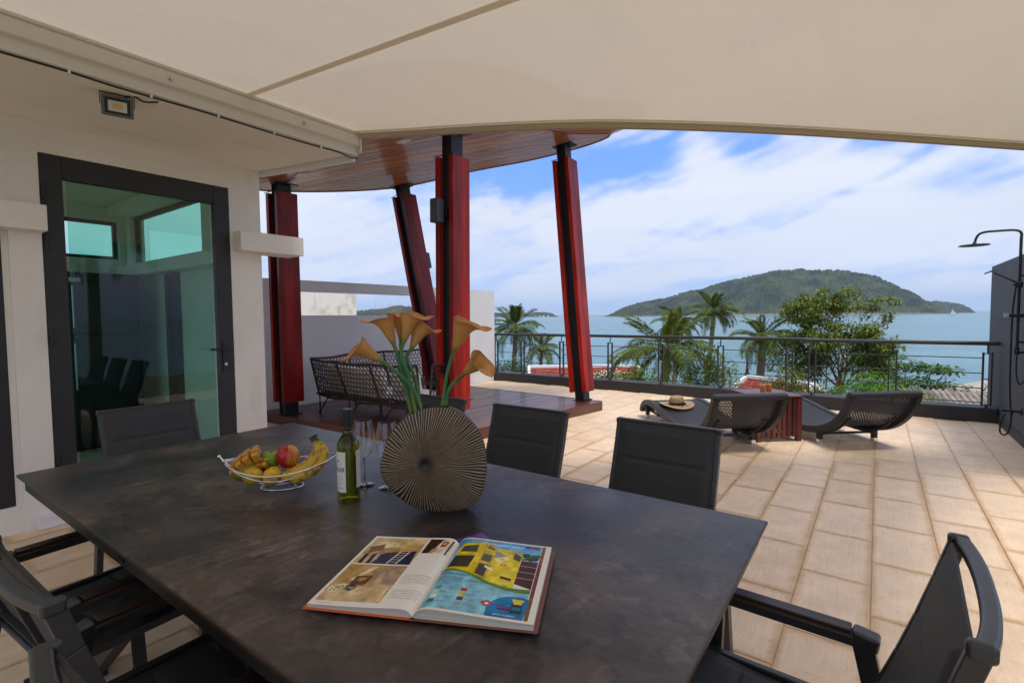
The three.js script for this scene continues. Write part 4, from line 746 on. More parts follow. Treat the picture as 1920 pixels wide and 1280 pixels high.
  for (const [hb, ax, tp, foot, bend, size, o, label] of list) {
    const t = thing('calla_lily', label, 'flower', [VX, T, VZ], VTURN, 'calla lilies in the round vase');
    const y = V(...ax).normalize(), x = V(...tp).addScaledVector(y, -V(...tp).dot(y)).normalize(), z = new THREE.Vector3().crossVectors(x, y), mtx = new THREE.Matrix4().makeBasis(x, y, z).scale(V(size, size, size)).setPosition(...hb);
    part('spathe', spathe(o).applyMatrix4(mtx), petal, t);
    part('spadix', new THREE.CapsuleGeometry(0.0042, 0.036, 4, 10).translate(0, 0.034, 0).applyMatrix4(mtx), spad, t);
    const before = V(...hb).addScaledVector(y, -0.03);
    const cv = new THREE.CatmullRomCurve3([V(...foot), V(...bend), before, V(...hb).addScaledVector(y, 0.004)], false, 'centripetal'), s = new THREE.TubeGeometry(cv, 48, 0.0060, 10);
    const c = [], pp = s.attributes.position; for (let i = 0; i < pp.count; i++) { const k = clamp((pp.getY(i) - 0.30) / (hb[1] - 0.30)), m = Math.sin(k * Math.PI * 0.8); c.push(lerp(0.20, 0.035, m), lerp(0.24, 0.15, m), lerp(0.03, 0.045, m)); }
    s.setAttribute('color', new THREE.Float32BufferAttribute(c, 3));
    part('stem', s, stemM, t);
  }
}
const BX0 = -1.735, BZ0 = -0.955, BT = 0.80;
{ // wire fruit bowl
  const t = thing('fruit_bowl', 'boat shaped silver wire bowl of fruit on the table', 'bowl', [BX0, T, BZ0], BT);
  const wire = (zk, yk, r = 0.0019, e = 0.190) => tube([...Array(25)].map((_, i) => { const s = i / 12 - 1; return [e * s, yk + (0.108 - yk) * Math.pow(Math.abs(s), 1.9), zk * Math.pow(1 - s * s, 0.62)]; }), r, 90, 8);
  for (const q of [[0.118, 0.074, 0.0026], [-0.118, 0.074, 0.0026], [0.098, 0.050], [-0.098, 0.050], [0.068, 0.031], [-0.068, 0.031], [0.030, 0.022], [-0.030, 0.022]]) part('wire', wire(...q), M.chrome, t);
  for (const x of [-0.12, -0.06, 0, 0.06, 0.12]) part('cross_wire', tube([-1, -0.7, -0.35, 0, 0.35, 0.7, 1].map((q) => { const s = x / 0.19, y0 = (yk) => yk + (0.108 - yk) * Math.pow(Math.abs(s), 1.9), z = 0.118 * q * Math.pow(1 - s * s, 0.62); return [x, y0(0.018 + 0.056 * Math.pow(Math.abs(q), 1.9)) - 0.002, z]; }), 0.0013, 30, 6), M.chrome, t);
  part('end_tip', [tube([[-0.188, 0.107, 0.012], [-0.199, 0.117, 0.004], [-0.205, 0.121, 0]], 0.003, 12, 8), new THREE.SphereGeometry(0.006, 14, 10).translate(-0.208, 0.123, 0), tube([[-0.188, 0.106, 0.02], [-0.196, 0.108, 0], [-0.188, 0.106, -0.02]], 0.0026, 16, 8), tube([[0.188, 0.107, 0], [0.20, 0.118, 0], [0.208, 0.128, 0]], 0.003, 12, 8)], M.chrome, t);
  part('foot_ring', [new THREE.TorusGeometry(0.072, 0.0026, 8, 60).rotateX(Math.PI / 2).scale(1, 1, 0.62).translate(0, 0.0027, 0), ...[-0.055, 0.055].flatMap((x) => [-1, 1].map((s) => rod([x, 0.003, s * 0.030], [x * 0.85, 0.032, s * 0.032], 0.0022)))], M.chrome, t);
}
{ // the fruit
  const R = (x, y, z) => V(x, y, z).applyAxisAngle(V(0, 1, 0), BT).add(V(BX0, T, BZ0)).toArray();
  const skin = (f, rough = 0.4) => phys({ map: tex(256, 256, f), roughness: rough, clearcoat: 0.25, clearcoatRoughness: 0.25, bumpMap: rep(plasterBump, 2), bumpScale: 0.0006 });
  const mix = (a, b, k) => a.map((x, i) => lerp(x, b[i], k));
  const body = (prof, k = 40) => lathe(prof, k);
  const lemon = skin((u, v) => { const n = fbm(u * 8, v * 8, 4, 8, 8, 3) - 0.5, p = vn(u * 70, v * 50, 70, 50, 5); return mix([228, 182, 40], [200, 158, 34], clamp(0.5 + n * 2)).map((c) => c - p * 12 - sstep(0.8, 0.86, vn(u * 22, v * 18, 22, 18, 8)) * 40); }, 0.5);
  const lp = []; for (let i = 0; i <= 24; i++) { const a = (i / 24) * Math.PI, s = Math.sin(a); lp.push([Math.max(0.0, 0.0305 * s + 0.002 * Math.exp(-((i - 23) ** 2) / 3)), -Math.cos(a) * 0.035 + (i > 21 ? (i - 21) * 0.0014 : 0)]); }
  const addLemon = (label, p, rot) => { const t = thing('lemon', label, 'lemon', R(...p), 0, 'lemons in the wire bowl'); t.rotation.set(...rot); part('peel', body(lp), lemon, t); part('stem_scar', new THREE.SphereGeometry(0.0035, 8, 6).scale(1, 0.4, 1).translate(0, -0.0348, 0), phys({ color: lin(0.12, 0.10, 0.03), roughness: 0.8 }), t); };
  addLemon('left yellow lemon at the front of the fruit bowl', [-0.082, 0.062, 0.052], [0.5, 0.4, 1.2]);
  addLemon('right yellow lemon at the front of the fruit bowl, under the red fruit', [-0.016, 0.060, 0.060], [-1.1, 0.2, 0.3]);
  const ap = [[0, 0.018], [0.006, 0.021], [0.014, 0.030], [0.026, 0.032], [0.036, 0.020], [0.040, 0.002], [0.036, -0.018], [0.026, -0.032], [0.014, -0.036], [0.006, -0.034], [0, -0.031]];
  const smooth = (pr) => new THREE.SplineCurve(pr.map(([x, y]) => new THREE.Vector2(x, y))).getPoints(40).map((p) => [Math.max(0, p.x), p.y]);
  const red = thing('red_apple', 'red and yellow apple at the centre top of the fruit bowl', 'apple', R(0.024, 0.112, 0.006), 2.3); red.rotation.z = 0.3;
  part('skin', body(smooth(ap)), skin((u, v) => { const n = fbm(u * 5, v * 4, 4, 5, 4, 13), s = vn(u * 90, v * 4, 90, 4, 15), k = sstep(0.36, 0.66, n + 0.22 * Math.cos(u * 6.283) + (s - 0.5) * 0.25); return mix([170, 18, 24], [206, 140, 52], k); }, 0.28), red);
  part('stalk', tube([[0, 0.016, 0], [0.001, 0.028, 0.001], [0.004, 0.038, 0.001]], 0.0014, 8, 6), phys({ color: lin(0.07, 0.04, 0.02), roughness: 0.8 }), red);
  const gr = thing('green_apple', 'small green apple behind the cut mango in the bowl', 'apple', R(-0.040, 0.100, -0.012), 0.4);
  part('skin', body(smooth(ap.map(([x, y]) => [x * 0.86, y * 0.86]))), skin((u, v) => { const n = fbm(u * 6, v * 6, 4, 6, 6, 23), s = sstep(0.82, 0.9, vn(u * 50, v * 40, 50, 40, 25)); return mix([96, 128, 28], [128, 152, 44], n).map((c) => c + s * 22); }, 0.3), gr);
  part('stalk', tube([[0, 0.013, 0], [0.001, 0.024, 0.001], [0.005, 0.034, 0.001]], 0.0013, 8, 6), phys({ color: lin(0.05, 0.05, 0.02), roughness: 0.8 }), gr);
  const mskin = skin((u, v) => { const n = fbm(u * 6, v * 6, 4, 6, 6, 33); return mix([150, 120, 30], [112, 112, 36], n); }, 0.42), flesh = phys({ color: lin(0.74, 0.34, 0.035), roughness: 0.34, clearcoat: 0.3, clearcoatRoughness: 0.3, map: tex(64, 64, (u, v) => { const n = 232 + (fbm(u * 8, v * 8, 3, 8, 8, 2) - 0.5) * 46; return [n, n * 0.99, n * 0.96]; }) });
  const mango = (label, p, rot, nx, nz, s) => {
    const t = thing('mango_half', label, 'mango', R(...p), 0, 'cut mango halves in the bowl'); t.rotation.set(rot[0], BT + rot[1], rot[2]);
    part('peel', new THREE.SphereGeometry(0.047 * s, 36, 18, 0, 6.2832, Math.PI / 2, Math.PI / 2).scale(1, 0.72, 0.78), mskin, t);
    const q = 0.021 * s; seed(17);
    for (let i = 0; i < nx; i++) for (let k = 0; k < nz; k++) { const x = (i - (nx - 1) / 2) * q * 1.16, z = (k - (nz - 1) / 2) * q * 1.16; part('cube', rbox(q, q * 1.5, q, 0.003, 2).rotateZ(-x * 9).rotateX(z * 9).translate(x * 1.12, 0.004 + 0.012 * s - (x * x + z * z) * 6, z * 1.12), flesh, t); }
  };
  mango('larger cut mango half with diced orange flesh at the left of the bowl', [-0.112, 0.103, 0.014], [0.42, 0.2, 0.28], 4, 3, 1.0);
  mango('smaller piece of diced mango tucked behind the lemons', [-0.062, 0.086, 0.012], [0.75, -0.3, -0.2], 3, 2, 0.72);
  const wm = thing('mango', 'whole yellow green mango lying low at the left of the bowl', 'mango', R(-0.108, 0.072, 0.020), BT + 0.3); wm.rotation.z = 0.25;
  part('peel', new THREE.SphereGeometry(0.04, 36, 24).scale(1.3, 0.8, 0.95), mskin, wm);
  // bananas
  const bt = thing('banana_bunch', 'bunch of three yellow bananas with dark joined stem', 'bananas', R(0.066, 0.066, 0.02), BT - 0.10);
  const yel = [0.60, 0.36, 0.030], grn = [0.22, 0.25, 0.03], blk = [0.035, 0.025, 0.012];
  const ban = (P, r, s) => { const cv = new THREE.CatmullRomCurve3(P.map((p) => V(...p))), N = 44, K = 12, F = cv.computeFrenetFrames(N); return sheet(K, N, (u, v) => { const i = Math.round(v * N), p = cv.getPoint(v), a = u * 2 * Math.PI, k = 1 + 0.05 * Math.cos(a * 5), rad = r * k * (v < 0.14 ? lerp(0.36, 0.75, v / 0.14) : v < 0.26 ? lerp(0.75, 1, (v - 0.14) / 0.12) : v > 0.86 ? lerp(1, 0.22, Math.pow((v - 0.86) / 0.14, 1.4)) : 1); return p.clone().addScaledVector(F.normals[i], Math.cos(a) * rad).addScaledVector(F.binormals[i], Math.sin(a) * rad).toArray(); }, (u, v) => { let c = yel.map((x, i) => lerp(x, grn[i], sstep(0.30, 0.10, v))); const b = sstep(0.70, 0.76, vn(u * 16, v * 30, 16, 99, s)) * 0.7 + sstep(0.955, 0.985, v) + sstep(0.62, 0.72, vn(u * 10, v * 5, 10, 99, s + 2)) * 0.18; return c.map((x, i) => lerp(x, blk[i], clamp(b))); }); };
  const bm = phys({ vertexColors: true, roughness: 0.45 }), top = [0.044, 0.098, -0.030];
  part('banana', ban([top, [0.058, 0.082, -0.018], [0.064, 0.050, 0.008], [0.036, 0.014, 0.034], [-0.022, -0.010, 0.048], [-0.052, -0.014, 0.05]], 0.0178, 3), bm, bt);
  part('banana', ban([top, [0.070, 0.078, -0.024], [0.084, 0.046, -0.002], [0.064, 0.010, 0.030], [0.012, -0.014, 0.056], [-0.014, -0.02, 0.062]], 0.0182, 5), bm, bt);
  part('banana', ban([top, [0.052, 0.08, -0.040], [0.046, 0.046, -0.034], [0.020, 0.014, -0.014], [-0.028, -0.008, 0.008], [-0.052, -0.012, 0.014]], 0.0172, 8), bm, bt);
  part('crown', [bar([0.028, 0.103, -0.030], [0.056, 0.117, -0.027], 0.012, 0.010, 0.003), rbox(0.026, 0.016, 0.018, 0.005).translate(0.046, 0.100, -0.028)], phys({ color: lin(0.045, 0.05, 0.015), roughness: 0.7 }), bt);
}
{ // closed purple book under the open one
  const t = thing('purple_book', 'purple covered book, its corner showing from under the open book', 'book', [-0.857, T, -0.928], -0.40);
  const cov = canvasTex(300, 440, (g, w, h) => { g.fillStyle = '#5d3d86'; g.fillRect(0, 0, w, h); g.fillStyle = '#6c4a96'; g.fillRect(0, 0, w, 40); g.strokeStyle = '#d2643a'; g.lineWidth = 6; for (const y of [60, 108]) for (let i = 0; i < 6; i++) { g.beginPath(); g.arc(50 + i * 38, y, 11, 0, 5); g.stroke(); g.beginPath(); g.moveTo(61 + i * 38, y - 8); g.lineTo(61 + i * 38, y + 18); g.stroke(); } });
  part('cover', [rbox(0.152, 0.0012, 0.222, 0.0005).translate(0, 0.0012, 0), rbox(0.152, 0.0012, 0.222, 0.0005).translate(0, 0.0062, 0)], phys({ color: lin(0.11, 0.05, 0.24), roughness: 0.3 }), t);
  part('print', new THREE.PlaneGeometry(0.148, 0.218).rotateX(-Math.PI / 2).translate(0, 0.00715, 0), phys({ map: cov, roughness: 0.28 }), t);
  part('pages', rbox(0.147, 0.0036, 0.217, 0.0005).translate(0, 0.0037, 0), M.white, t);
}
{ // open picture book
  const t = thing('open_book', 'open picture book showing rooms and a yellow house advertisement', 'book', [-0.808, T + 0.0078, -0.812], 0.445);
  const L = 0.163, WL = 0.232, WR = 0.244;
  const hL = (s) => 0.0065 + 0.0165 * (1 - Math.exp(-s / 0.010)) * Math.exp(-s / 0.16), hR = (s) => 0.0065 + 0.0235 * (1 - Math.exp(-s / 0.014)) * Math.exp(-s / 0.26);
  const paper = (draw, w = 640, h = 880) => phys({ map: canvasTex(w, h, (g) => { draw(g); const im = g.getImageData(0, 0, w, h), d = im.data; for (let y = 0; y < h; y++) for (let x = 0; x < w; x++) { const i = (y * w + x) * 4, sat = Math.max(d[i], d[i + 1], d[i + 2]) - Math.min(d[i], d[i + 1], d[i + 2]); if (sat < 26) continue; const k = 0.72 + 0.5 * fbm(x * 0.02, y * 0.02, 5, 4096, 4096, 77) + (hash(x >> 1, y >> 1, 4) - 0.5) * 0.14; d[i] *= k; d[i + 1] *= k; d[i + 2] *= k; } g.putImageData(im, 0, 0); }), roughness: 0.30, specularIntensity: 0.6 });
  seed(91);
  const blotch = (g, x, y, w, h, cols, n) => { g.save(); g.beginPath(); g.rect(x, y, w, h); g.clip(); g.fillStyle = cols[0]; g.fillRect(x, y, w, h); for (let i = 0; i < n; i++) { g.globalAlpha = 0.25 + rnd() * 0.4; g.fillStyle = cols[Math.floor(rnd() * cols.length)]; g.fillRect(x + rnd() * w - w * 0.1, y + rnd() * h - h * 0.1, w * (0.05 + rnd() * 0.2), h * (0.03 + rnd() * 0.14)); } g.restore(); };
  const poly = (g, c, p) => { g.fillStyle = c; g.beginPath(); p.forEach(([x, y], i) => (i ? g.lineTo(x, y) : g.moveTo(x, y))); g.closePath(); g.fill(); };
  const left = paper((g) => {
    g.fillStyle = '#ece6dc'; g.fillRect(0, 0, 640, 880);
    // kitchen photograph
    const A = [22, 26, 400, 372]; blotch(g, ...A, ['#b9975f', '#d3b27a', '#8c6a3c', '#c7a56c'], 60);
    g.save(); g.beginPath(); g.rect(...A); g.clip();
    poly(g, '#e4c98e', [[22, 26], [422, 26], [422, 90], [140, 190], [22, 150]]); for (let i = 0; i < 22; i++) poly(g, i % 2 ? '#c9a765' : '#dbbd80', [[180 + i * 12, 60], [188 + i * 12, 60], [186 + i * 12, 180], [178 + i * 12, 180]]);
    poly(g, '#7b5330', [[40, 170], [130, 120], [150, 200], [60, 260]]); for (let i = 0; i < 7; i++) poly(g, i % 2 ? '#241a16' : '#c7ad82', [[22 + i * 28, 270], [50 + i * 28, 262], [60 + i * 28, 398], [26 + i * 28, 398]]);
    poly(g, '#232744', [[180, 250], [400, 210], [422, 398], [150, 398]]); for (let i = 0; i < 10; i++) poly(g, '#7a2a22', [[190 + i * 20, 230], [198 + i * 20, 228], [200 + i * 20, 268], [193 + i * 20, 270]]);
    g.strokeStyle = '#e9e2d2'; g.lineWidth = 9; for (const x of [290, 356]) { g.beginPath(); g.moveTo(x, 220); g.lineTo(x - 34, 390); g.stroke(); } for (let i = 0; i < 5; i++) { g.lineWidth = 5; g.beginPath(); g.moveTo(286 - i * 7, 245 + i * 30); g.lineTo(352 - i * 7, 245 + i * 30); g.stroke(); }
    g.fillStyle = '#f3e4bf'; g.globalAlpha = 0.6; g.beginPath(); g.ellipse(190, 130, 60, 36, -0.5, 0, 7); g.fill(); g.restore();
    // hallway photograph
    const B = [440, 26, 186, 210]; blotch(g, ...B, ['#3a241a', '#5b3622', '#2a1a14'], 26); poly(g, '#e2d3bd', [[540, 26], [626, 26], [626, 236], [500, 236]]); poly(g, '#8b4a26', [[548, 60], [590, 60], [580, 130], [540, 150]]); poly(g, '#d9a860', [[556, 70], [580, 76], [570, 110], [552, 110]]); poly(g, '#4b2d20', [[606, 26], [620, 26], [612, 236], [600, 236]]); poly(g, '#b48a5a', [[500, 170], [540, 150], [520, 236], [490, 236]]);
    // bedroom photograph
    const C = [22, 414, 400, 420]; blotch(g, ...C, ['#b8905a', '#a67d48', '#caa673', '#8d6536'], 60); g.save(); g.beginPath(); g.rect(...C); g.clip();
    poly(g, '#c9a059', [[22, 414], [260, 414], [180, 560], [22, 640]]); poly(g, '#efe0bd', [[190, 440], [230, 430], [150, 600], [110, 620]]); poly(g, '#caa98a', [[270, 500], [422, 470], [422, 700], [300, 700]]); poly(g, '#a98b74', [[300, 440], [422, 430], [422, 640], [330, 640]]);
    poly(g, '#6f4b24', [[140, 560], [250, 540], [240, 650], [140, 660]]); poly(g, '#c48c3a', [[170, 580], [220, 572], [214, 610], [168, 618]]); for (let i = 0; i < 16; i++) { g.strokeStyle = '#4a3016'; g.lineWidth = 3; g.beginPath(); g.arc(160 + rnd() * 70, 600 + rnd() * 50, 4 + rnd() * 8, 0, 5); g.stroke(); }
    poly(g, '#d8bb8c', [[22, 740], [60, 690], [400, 660], [422, 834], [22, 834]]); g.fillStyle = '#caa975'; g.fillRect(300, 670, 90, 150);
    g.fillStyle = '#e6d3a4'; g.beginPath(); g.ellipse(92, 700, 64, 46, -0.4, 0, 7); g.fill(); for (let i = 0; i < 40; i++) { g.fillStyle = '#5a4326'; g.beginPath(); g.arc(92 + (rnd() - 0.5) * 100, 700 + (rnd() - 0.5) * 64, 4, 0, 7); g.fill(); }
    g.fillStyle = '#222020'; g.beginPath(); g.ellipse(168, 690, 34, 36, 0.3, 0, 7); g.fill(); g.strokeStyle = '#d7d0c2'; g.lineWidth = 3; for (let i = 0; i < 9; i++) { g.beginPath(); g.arc(150 + rnd() * 40, 670 + rnd() * 44, 7, 0, 4.5); g.stroke(); } g.restore();
    g.fillStyle = '#7f7a73'; for (let i = 0; i < 7; i++) for (let x = 446; x < 620 - (i === 6 ? 90 : 0); x += 7 + rnd() * 5) g.fillRect(x, 520 + i * 17, 4 + rnd() * 3, 5); for (let i = 0; i < 6; i++) for (let x = 446; x < 620; x += 7 + rnd() * 5) g.fillRect(x, 690 + i * 17, 4 + rnd() * 3, 5);
    g.fillRect(40, 852, 110, 3);
  });
  const thai = (g, x, y, s, n, col, lw) => { g.strokeStyle = col; g.lineWidth = lw; g.lineCap = 'round'; g.lineJoin = 'round'; for (let i = 0; i < n; i++) { const k = Math.floor(rnd() * 5), cx = x + i * s * 0.78; g.beginPath(); if (k === 0) { g.arc(cx + s * 0.12, y - s * 0.1, s * 0.09, 0, 6.3); g.moveTo(cx + s * 0.05, y); g.lineTo(cx + s * 0.05, y - s * 0.5); g.quadraticCurveTo(cx + s * 0.3, y - s * 0.85, cx + s * 0.5, y - s * 0.5); g.lineTo(cx + s * 0.5, y); } else if (k === 1) { g.arc(cx + s * 0.1, y - s * 0.55, s * 0.09, 0, 6.3); g.moveTo(cx + s * 0.1, y - s * 0.46); g.lineTo(cx + s * 0.1, y); g.lineTo(cx + s * 0.5, y); g.lineTo(cx + s * 0.5, y - s * 0.62); } else if (k === 2) { g.moveTo(cx + s * 0.1, y - s * 0.6); g.quadraticCurveTo(cx + s * 0.55, y - s * 0.7, cx + s * 0.5, y - s * 0.3); g.lineTo(cx + s * 0.5, y); g.moveTo(cx + s * 0.2, y); g.arc(cx + s * 0.16, y - s * 0.1, s * 0.08, 0, 6.3); } else if (k === 3) { g.moveTo(cx + s * 0.25, y); g.lineTo(cx + s * 0.25, y - s * 0.9); g.quadraticCurveTo(cx + s * 0.4, y - s * 1.05, cx + s * 0.5, y - s * 0.9); } else { g.arc(cx + s * 0.3, y - s * 0.3, s * 0.26, 0.4, 5.6); g.moveTo(cx + s * 0.15, y - s * 0.85); g.lineTo(cx + s * 0.45, y - s * 0.95); } g.stroke(); } };
  const right = paper((g) => {
    g.fillStyle = '#e9e3d8'; g.fillRect(0, 0, 640, 880);
    const sk = g.createLinearGradient(0, 20, 0, 420); sk.addColorStop(0, '#4f9fd6'); sk.addColorStop(1, '#bfe0f0'); g.fillStyle = sk; g.fillRect(20, 16, 560, 480);
    poly(g, '#7a5a2a', [[584, 16], [606, 16], [606, 860], [584, 860]]); poly(g, '#7c3a2c', [[584, 240], [606, 240], [606, 640], [584, 640]]);
    for (let i = 0; i < 60; i++) { g.fillStyle = ['#2c4a24', '#3d6130', '#1f381c'][i % 3]; g.beginPath(); g.arc(470 + rnd() * 105, 150 + rnd() * 70, 8 + rnd() * 9, 0, 7); g.fill(); }
    poly(g, '#4c2320', [[476, 236], [580, 236], [580, 560], [476, 520]]); for (const y of [300, 372, 444]) poly(g, '#d9d2c6', [[476, y], [580, y + 6], [580, y + 10], [476, y + 4]]);
    // the yellow house
    poly(g, '#e3c81c', [[64, 96], [214, 40], [214, 470], [40, 440]]); poly(g, '#c9ae12', [[214, 40], [300, 104], [300, 520], [214, 470]]); poly(g, '#e9d022', [[300, 118], [408, 112], [476, 160], [476, 600], [300, 520]]); poly(g, '#d0b614', [[408, 112], [476, 160], [476, 230], [408, 190]]);
    g.fillStyle = '#3b4038'; poly(g, '#4a4d42', [[76, 130], [170, 96], [176, 196], [70, 214]]); poly(g, '#3c3a2c', [[52, 268], [178, 250], [170, 400], [44, 420]]); poly(g, '#585a4c', [[226, 210], [286, 214], [286, 306], [226, 296]]); poly(g, '#454538', [[226, 330], [286, 344], [286, 486], [226, 460]]); poly(g, '#3c3a30', [[236, 100], [284, 128], [284, 148], [236, 122]]); poly(g, '#4d4a3a', [[420, 148], [468, 184], [468, 258], [420, 226]]); poly(g, '#2f2a22', [[384, 452], [452, 470], [452, 496], [384, 478]]);
    g.strokeStyle = '#efd94a'; g.lineWidth = 7; for (const p of [[[44, 232], [190, 220]], [[186, 220], [176, 436]], [[214, 186], [296, 194]]]) { g.beginPath(); g.moveTo(...p[0]); g.lineTo(...p[1]); g.stroke(); }
    poly(g, '#f6ee9c', [[300, 250], [380, 210], [408, 236], [330, 300]]); poly(g, '#f4f1e6', [[268, 350], [330, 392], [322, 412], [262, 368]]); poly(g, '#9a9a98', [[296, 140], [380, 205], [300, 240]]);
    poly(g, '#bf2a26', [[352, 318], [378, 300], [400, 322], [374, 342]]); poly(g, '#f2efe8', [[366, 320], [378, 312], [388, 322], [376, 332]]);
    // lawn and the pale blue foot of the page
    g.fillStyle = '#5d8f2c'; g.beginPath(); g.moveTo(20, 440); g.quadraticCurveTo(160, 420, 300, 520); g.quadraticCurveTo(440, 590, 580, 560); g.lineTo(580, 700); g.lineTo(20, 700); g.fill();
    g.fillStyle = '#8cc7d8'; g.beginPath(); g.moveTo(20, 462); g.quadraticCurveTo(170, 446, 300, 548); g.quadraticCurveTo(440, 622, 580, 606); g.lineTo(580, 860); g.lineTo(20, 860); g.fill();
    g.fillStyle = '#1f78ae'; g.beginPath(); g.ellipse(520, 800, 150, 150, 0, 3.3, 5.2); g.lineTo(580, 860); g.lineTo(380, 860); g.fill();
    thai(g, 180, 72, 26, 14, '#f4fafc', 4); thai(g, 110, 48, 15, 9, '#e5f2f8', 2.5);
    thai(g, 40, 506, 22, 10, '#174a86', 3.6); thai(g, 210, 560, 20, 15, '#174a86', 3.4);
    for (let i = 0; i < 6; i++) thai(g, 36 + i * 14, 540 + i * 18, 11, 16 - i, '#35639a', 1.6);
    const sw = ['#2f9bb0', '#d8cfae', '#e8e8e6', '#2f6f86', '#b5462e', '#c8b23a', '#5b4a42', '#8fa0a6']; for (let i = 0; i < 8; i++) { g.fillStyle = sw[i]; g.fillRect(50 + Math.floor(i / 4) * 150, 634 + (i % 4) * 46, 36, 34); thai(g, 92 + Math.floor(i / 4) * 150, 656 + (i % 4) * 46, 9, 9, '#2a5f8e', 1.3); }
    poly(g, '#c02a2c', [[330, 742], [370, 716], [402, 750], [362, 778]]); poly(g, '#f0ece6', [[352, 748], [370, 734], [384, 750], [366, 762]]);
    g.fillStyle = '#22306e'; g.fillRect(430, 758, 66, 30); g.fillStyle = '#c8322e'; g.fillRect(434, 762, 58, 12);
    g.fillStyle = '#22306e'; g.fillRect(476, 34, 88, 26); g.fillStyle = '#b8262a'; g.fillRect(506, 38, 54, 18);
    g.fillStyle = '#163f52'; g.fillRect(500, 716, 62, 92); g.fillStyle = '#2a7f86'; g.fillRect(506, 750, 50, 30); g.fillStyle = '#e6cf2a'; g.fillRect(508, 690, 46, 34); g.fillRect(500, 676, 62, 22);
    thai(g, 420, 840, 14, 11, '#eef6fa', 2.2);
  });
  const page = (side, W, h) => sheet(30, 1, (u, v) => { const s = side < 0 ? (1 - u) * W : u * W; return [side * s, h(s), lerp(L, -L, v)]; });
  part('left_page', page(-1, WL, hL), left, t);
  part('right_page', page(1, WR, hR), right, t);
  const leaf = phys({ map: rep(tex(16, 256, (u, v) => { const k = 214 + (hash(Math.floor(v * 128), 3, 1) - 0.5) * 60; return [k, k * 0.96, k * 0.86]; }), 1, 1), roughness: 0.7 });
  const block = (side, W, h) => [sheet(30, 1, (u, v) => { const s = u * W; return [side * s, lerp(0.0031, h(s) - 0.0004, v), L - 0.001]; }), sheet(30, 1, (u, v) => { const s = u * W; return [side * s, lerp(0.0031, h(s) - 0.0004, v), -L + 0.001]; }), sheet(1, 1, (u, v) => [side * (W - 0.001), lerp(0.0031, h(W) - 0.0004, v), lerp(L, -L, u)])];
  part('page_block', block(-1, WL, hL), leaf, t); part('page_block', block(1, WR, hR), leaf, t);
  // one loose leaf lifted at the fore edge of the right half
  part('loose_leaf', sheet(24, 1, (u, v) => { const s = u * (WR - 0.006); return [s, hR(s) + 0.0008 + 0.0035 * Math.sin(Math.PI * u * 0.9) * v * 0.2 - 0.0006, lerp(L + 0.001, -L - 0.001, v)]; }).translate(0, -0.0011, 0), leaf, t);
  part('left_cover', rbox(WL + 0.009, 0.003, 2 * L + 0.009, 0.0012).translate(-WL / 2 - 0.004, 0.0015, 0), phys({ color: lin(0.62, 0.105, 0.02), roughness: 0.4 }), t, 'orange red front cover');
  part('right_cover', rbox(WR + 0.009, 0.003, 2 * L + 0.009, 0.0012).translate(WR / 2 + 0.004, 0.0015, 0), phys({ color: lin(0.19, 0.07, 0.04), roughness: 0.45 }), t, 'brown back cover');
  part('spine', sheet(8, 1, (u, v) => { const a = Math.PI * u; return [Math.cos(a) * 0.008, 0.0004 + Math.sin(a) * 0.004, lerp(L + 0.004, -L - 0.004, v)]; }), phys({ color: lin(0.03, 0.025, 0.024), roughness: 0.5 }), t);
}

// ---------------------------------------------------------------- sun loungers of woven wicker
const wick = phys({ color: lin(0.030, 0.028, 0.030), roughness: 0.42, specularIntensity: 0.8 });
const wickWeave = phys({ color: lin(0.030, 0.028, 0.030), roughness: 0.42, bumpMap: rep(tex(128, 128, (u, v) => { const c = Math.floor(u * 8), r = Math.floor(v * 8), o = (c + r) % 2, a = md(u * 8, 1), b = md(v * 8, 1); return 255 * (o ? Math.sin(a * Math.PI) * (0.5 + 0.5 * Math.sin(b * Math.PI)) : Math.sin(b * Math.PI) * (0.5 + 0.5 * Math.sin(a * Math.PI))); }, false), 9, 9), bumpScale: 0.006 });
const LT = Math.atan2(-0.65, -0.76);
const lounge = new THREE.CatmullRomCurve3([[-0.455, 0.575], [-0.415, 0.475], [-0.335, 0.355], [-0.20, 0.245], [0.0, 0.172], [0.25, 0.140], [0.50, 0.146], [0.75, 0.180], [1.0, 0.226], [1.22, 0.252], [1.40, 0.236], [1.52, 0.180], [1.575, 0.120]].map(([z, y]) => V(0, y, z)), false, 'centripetal');
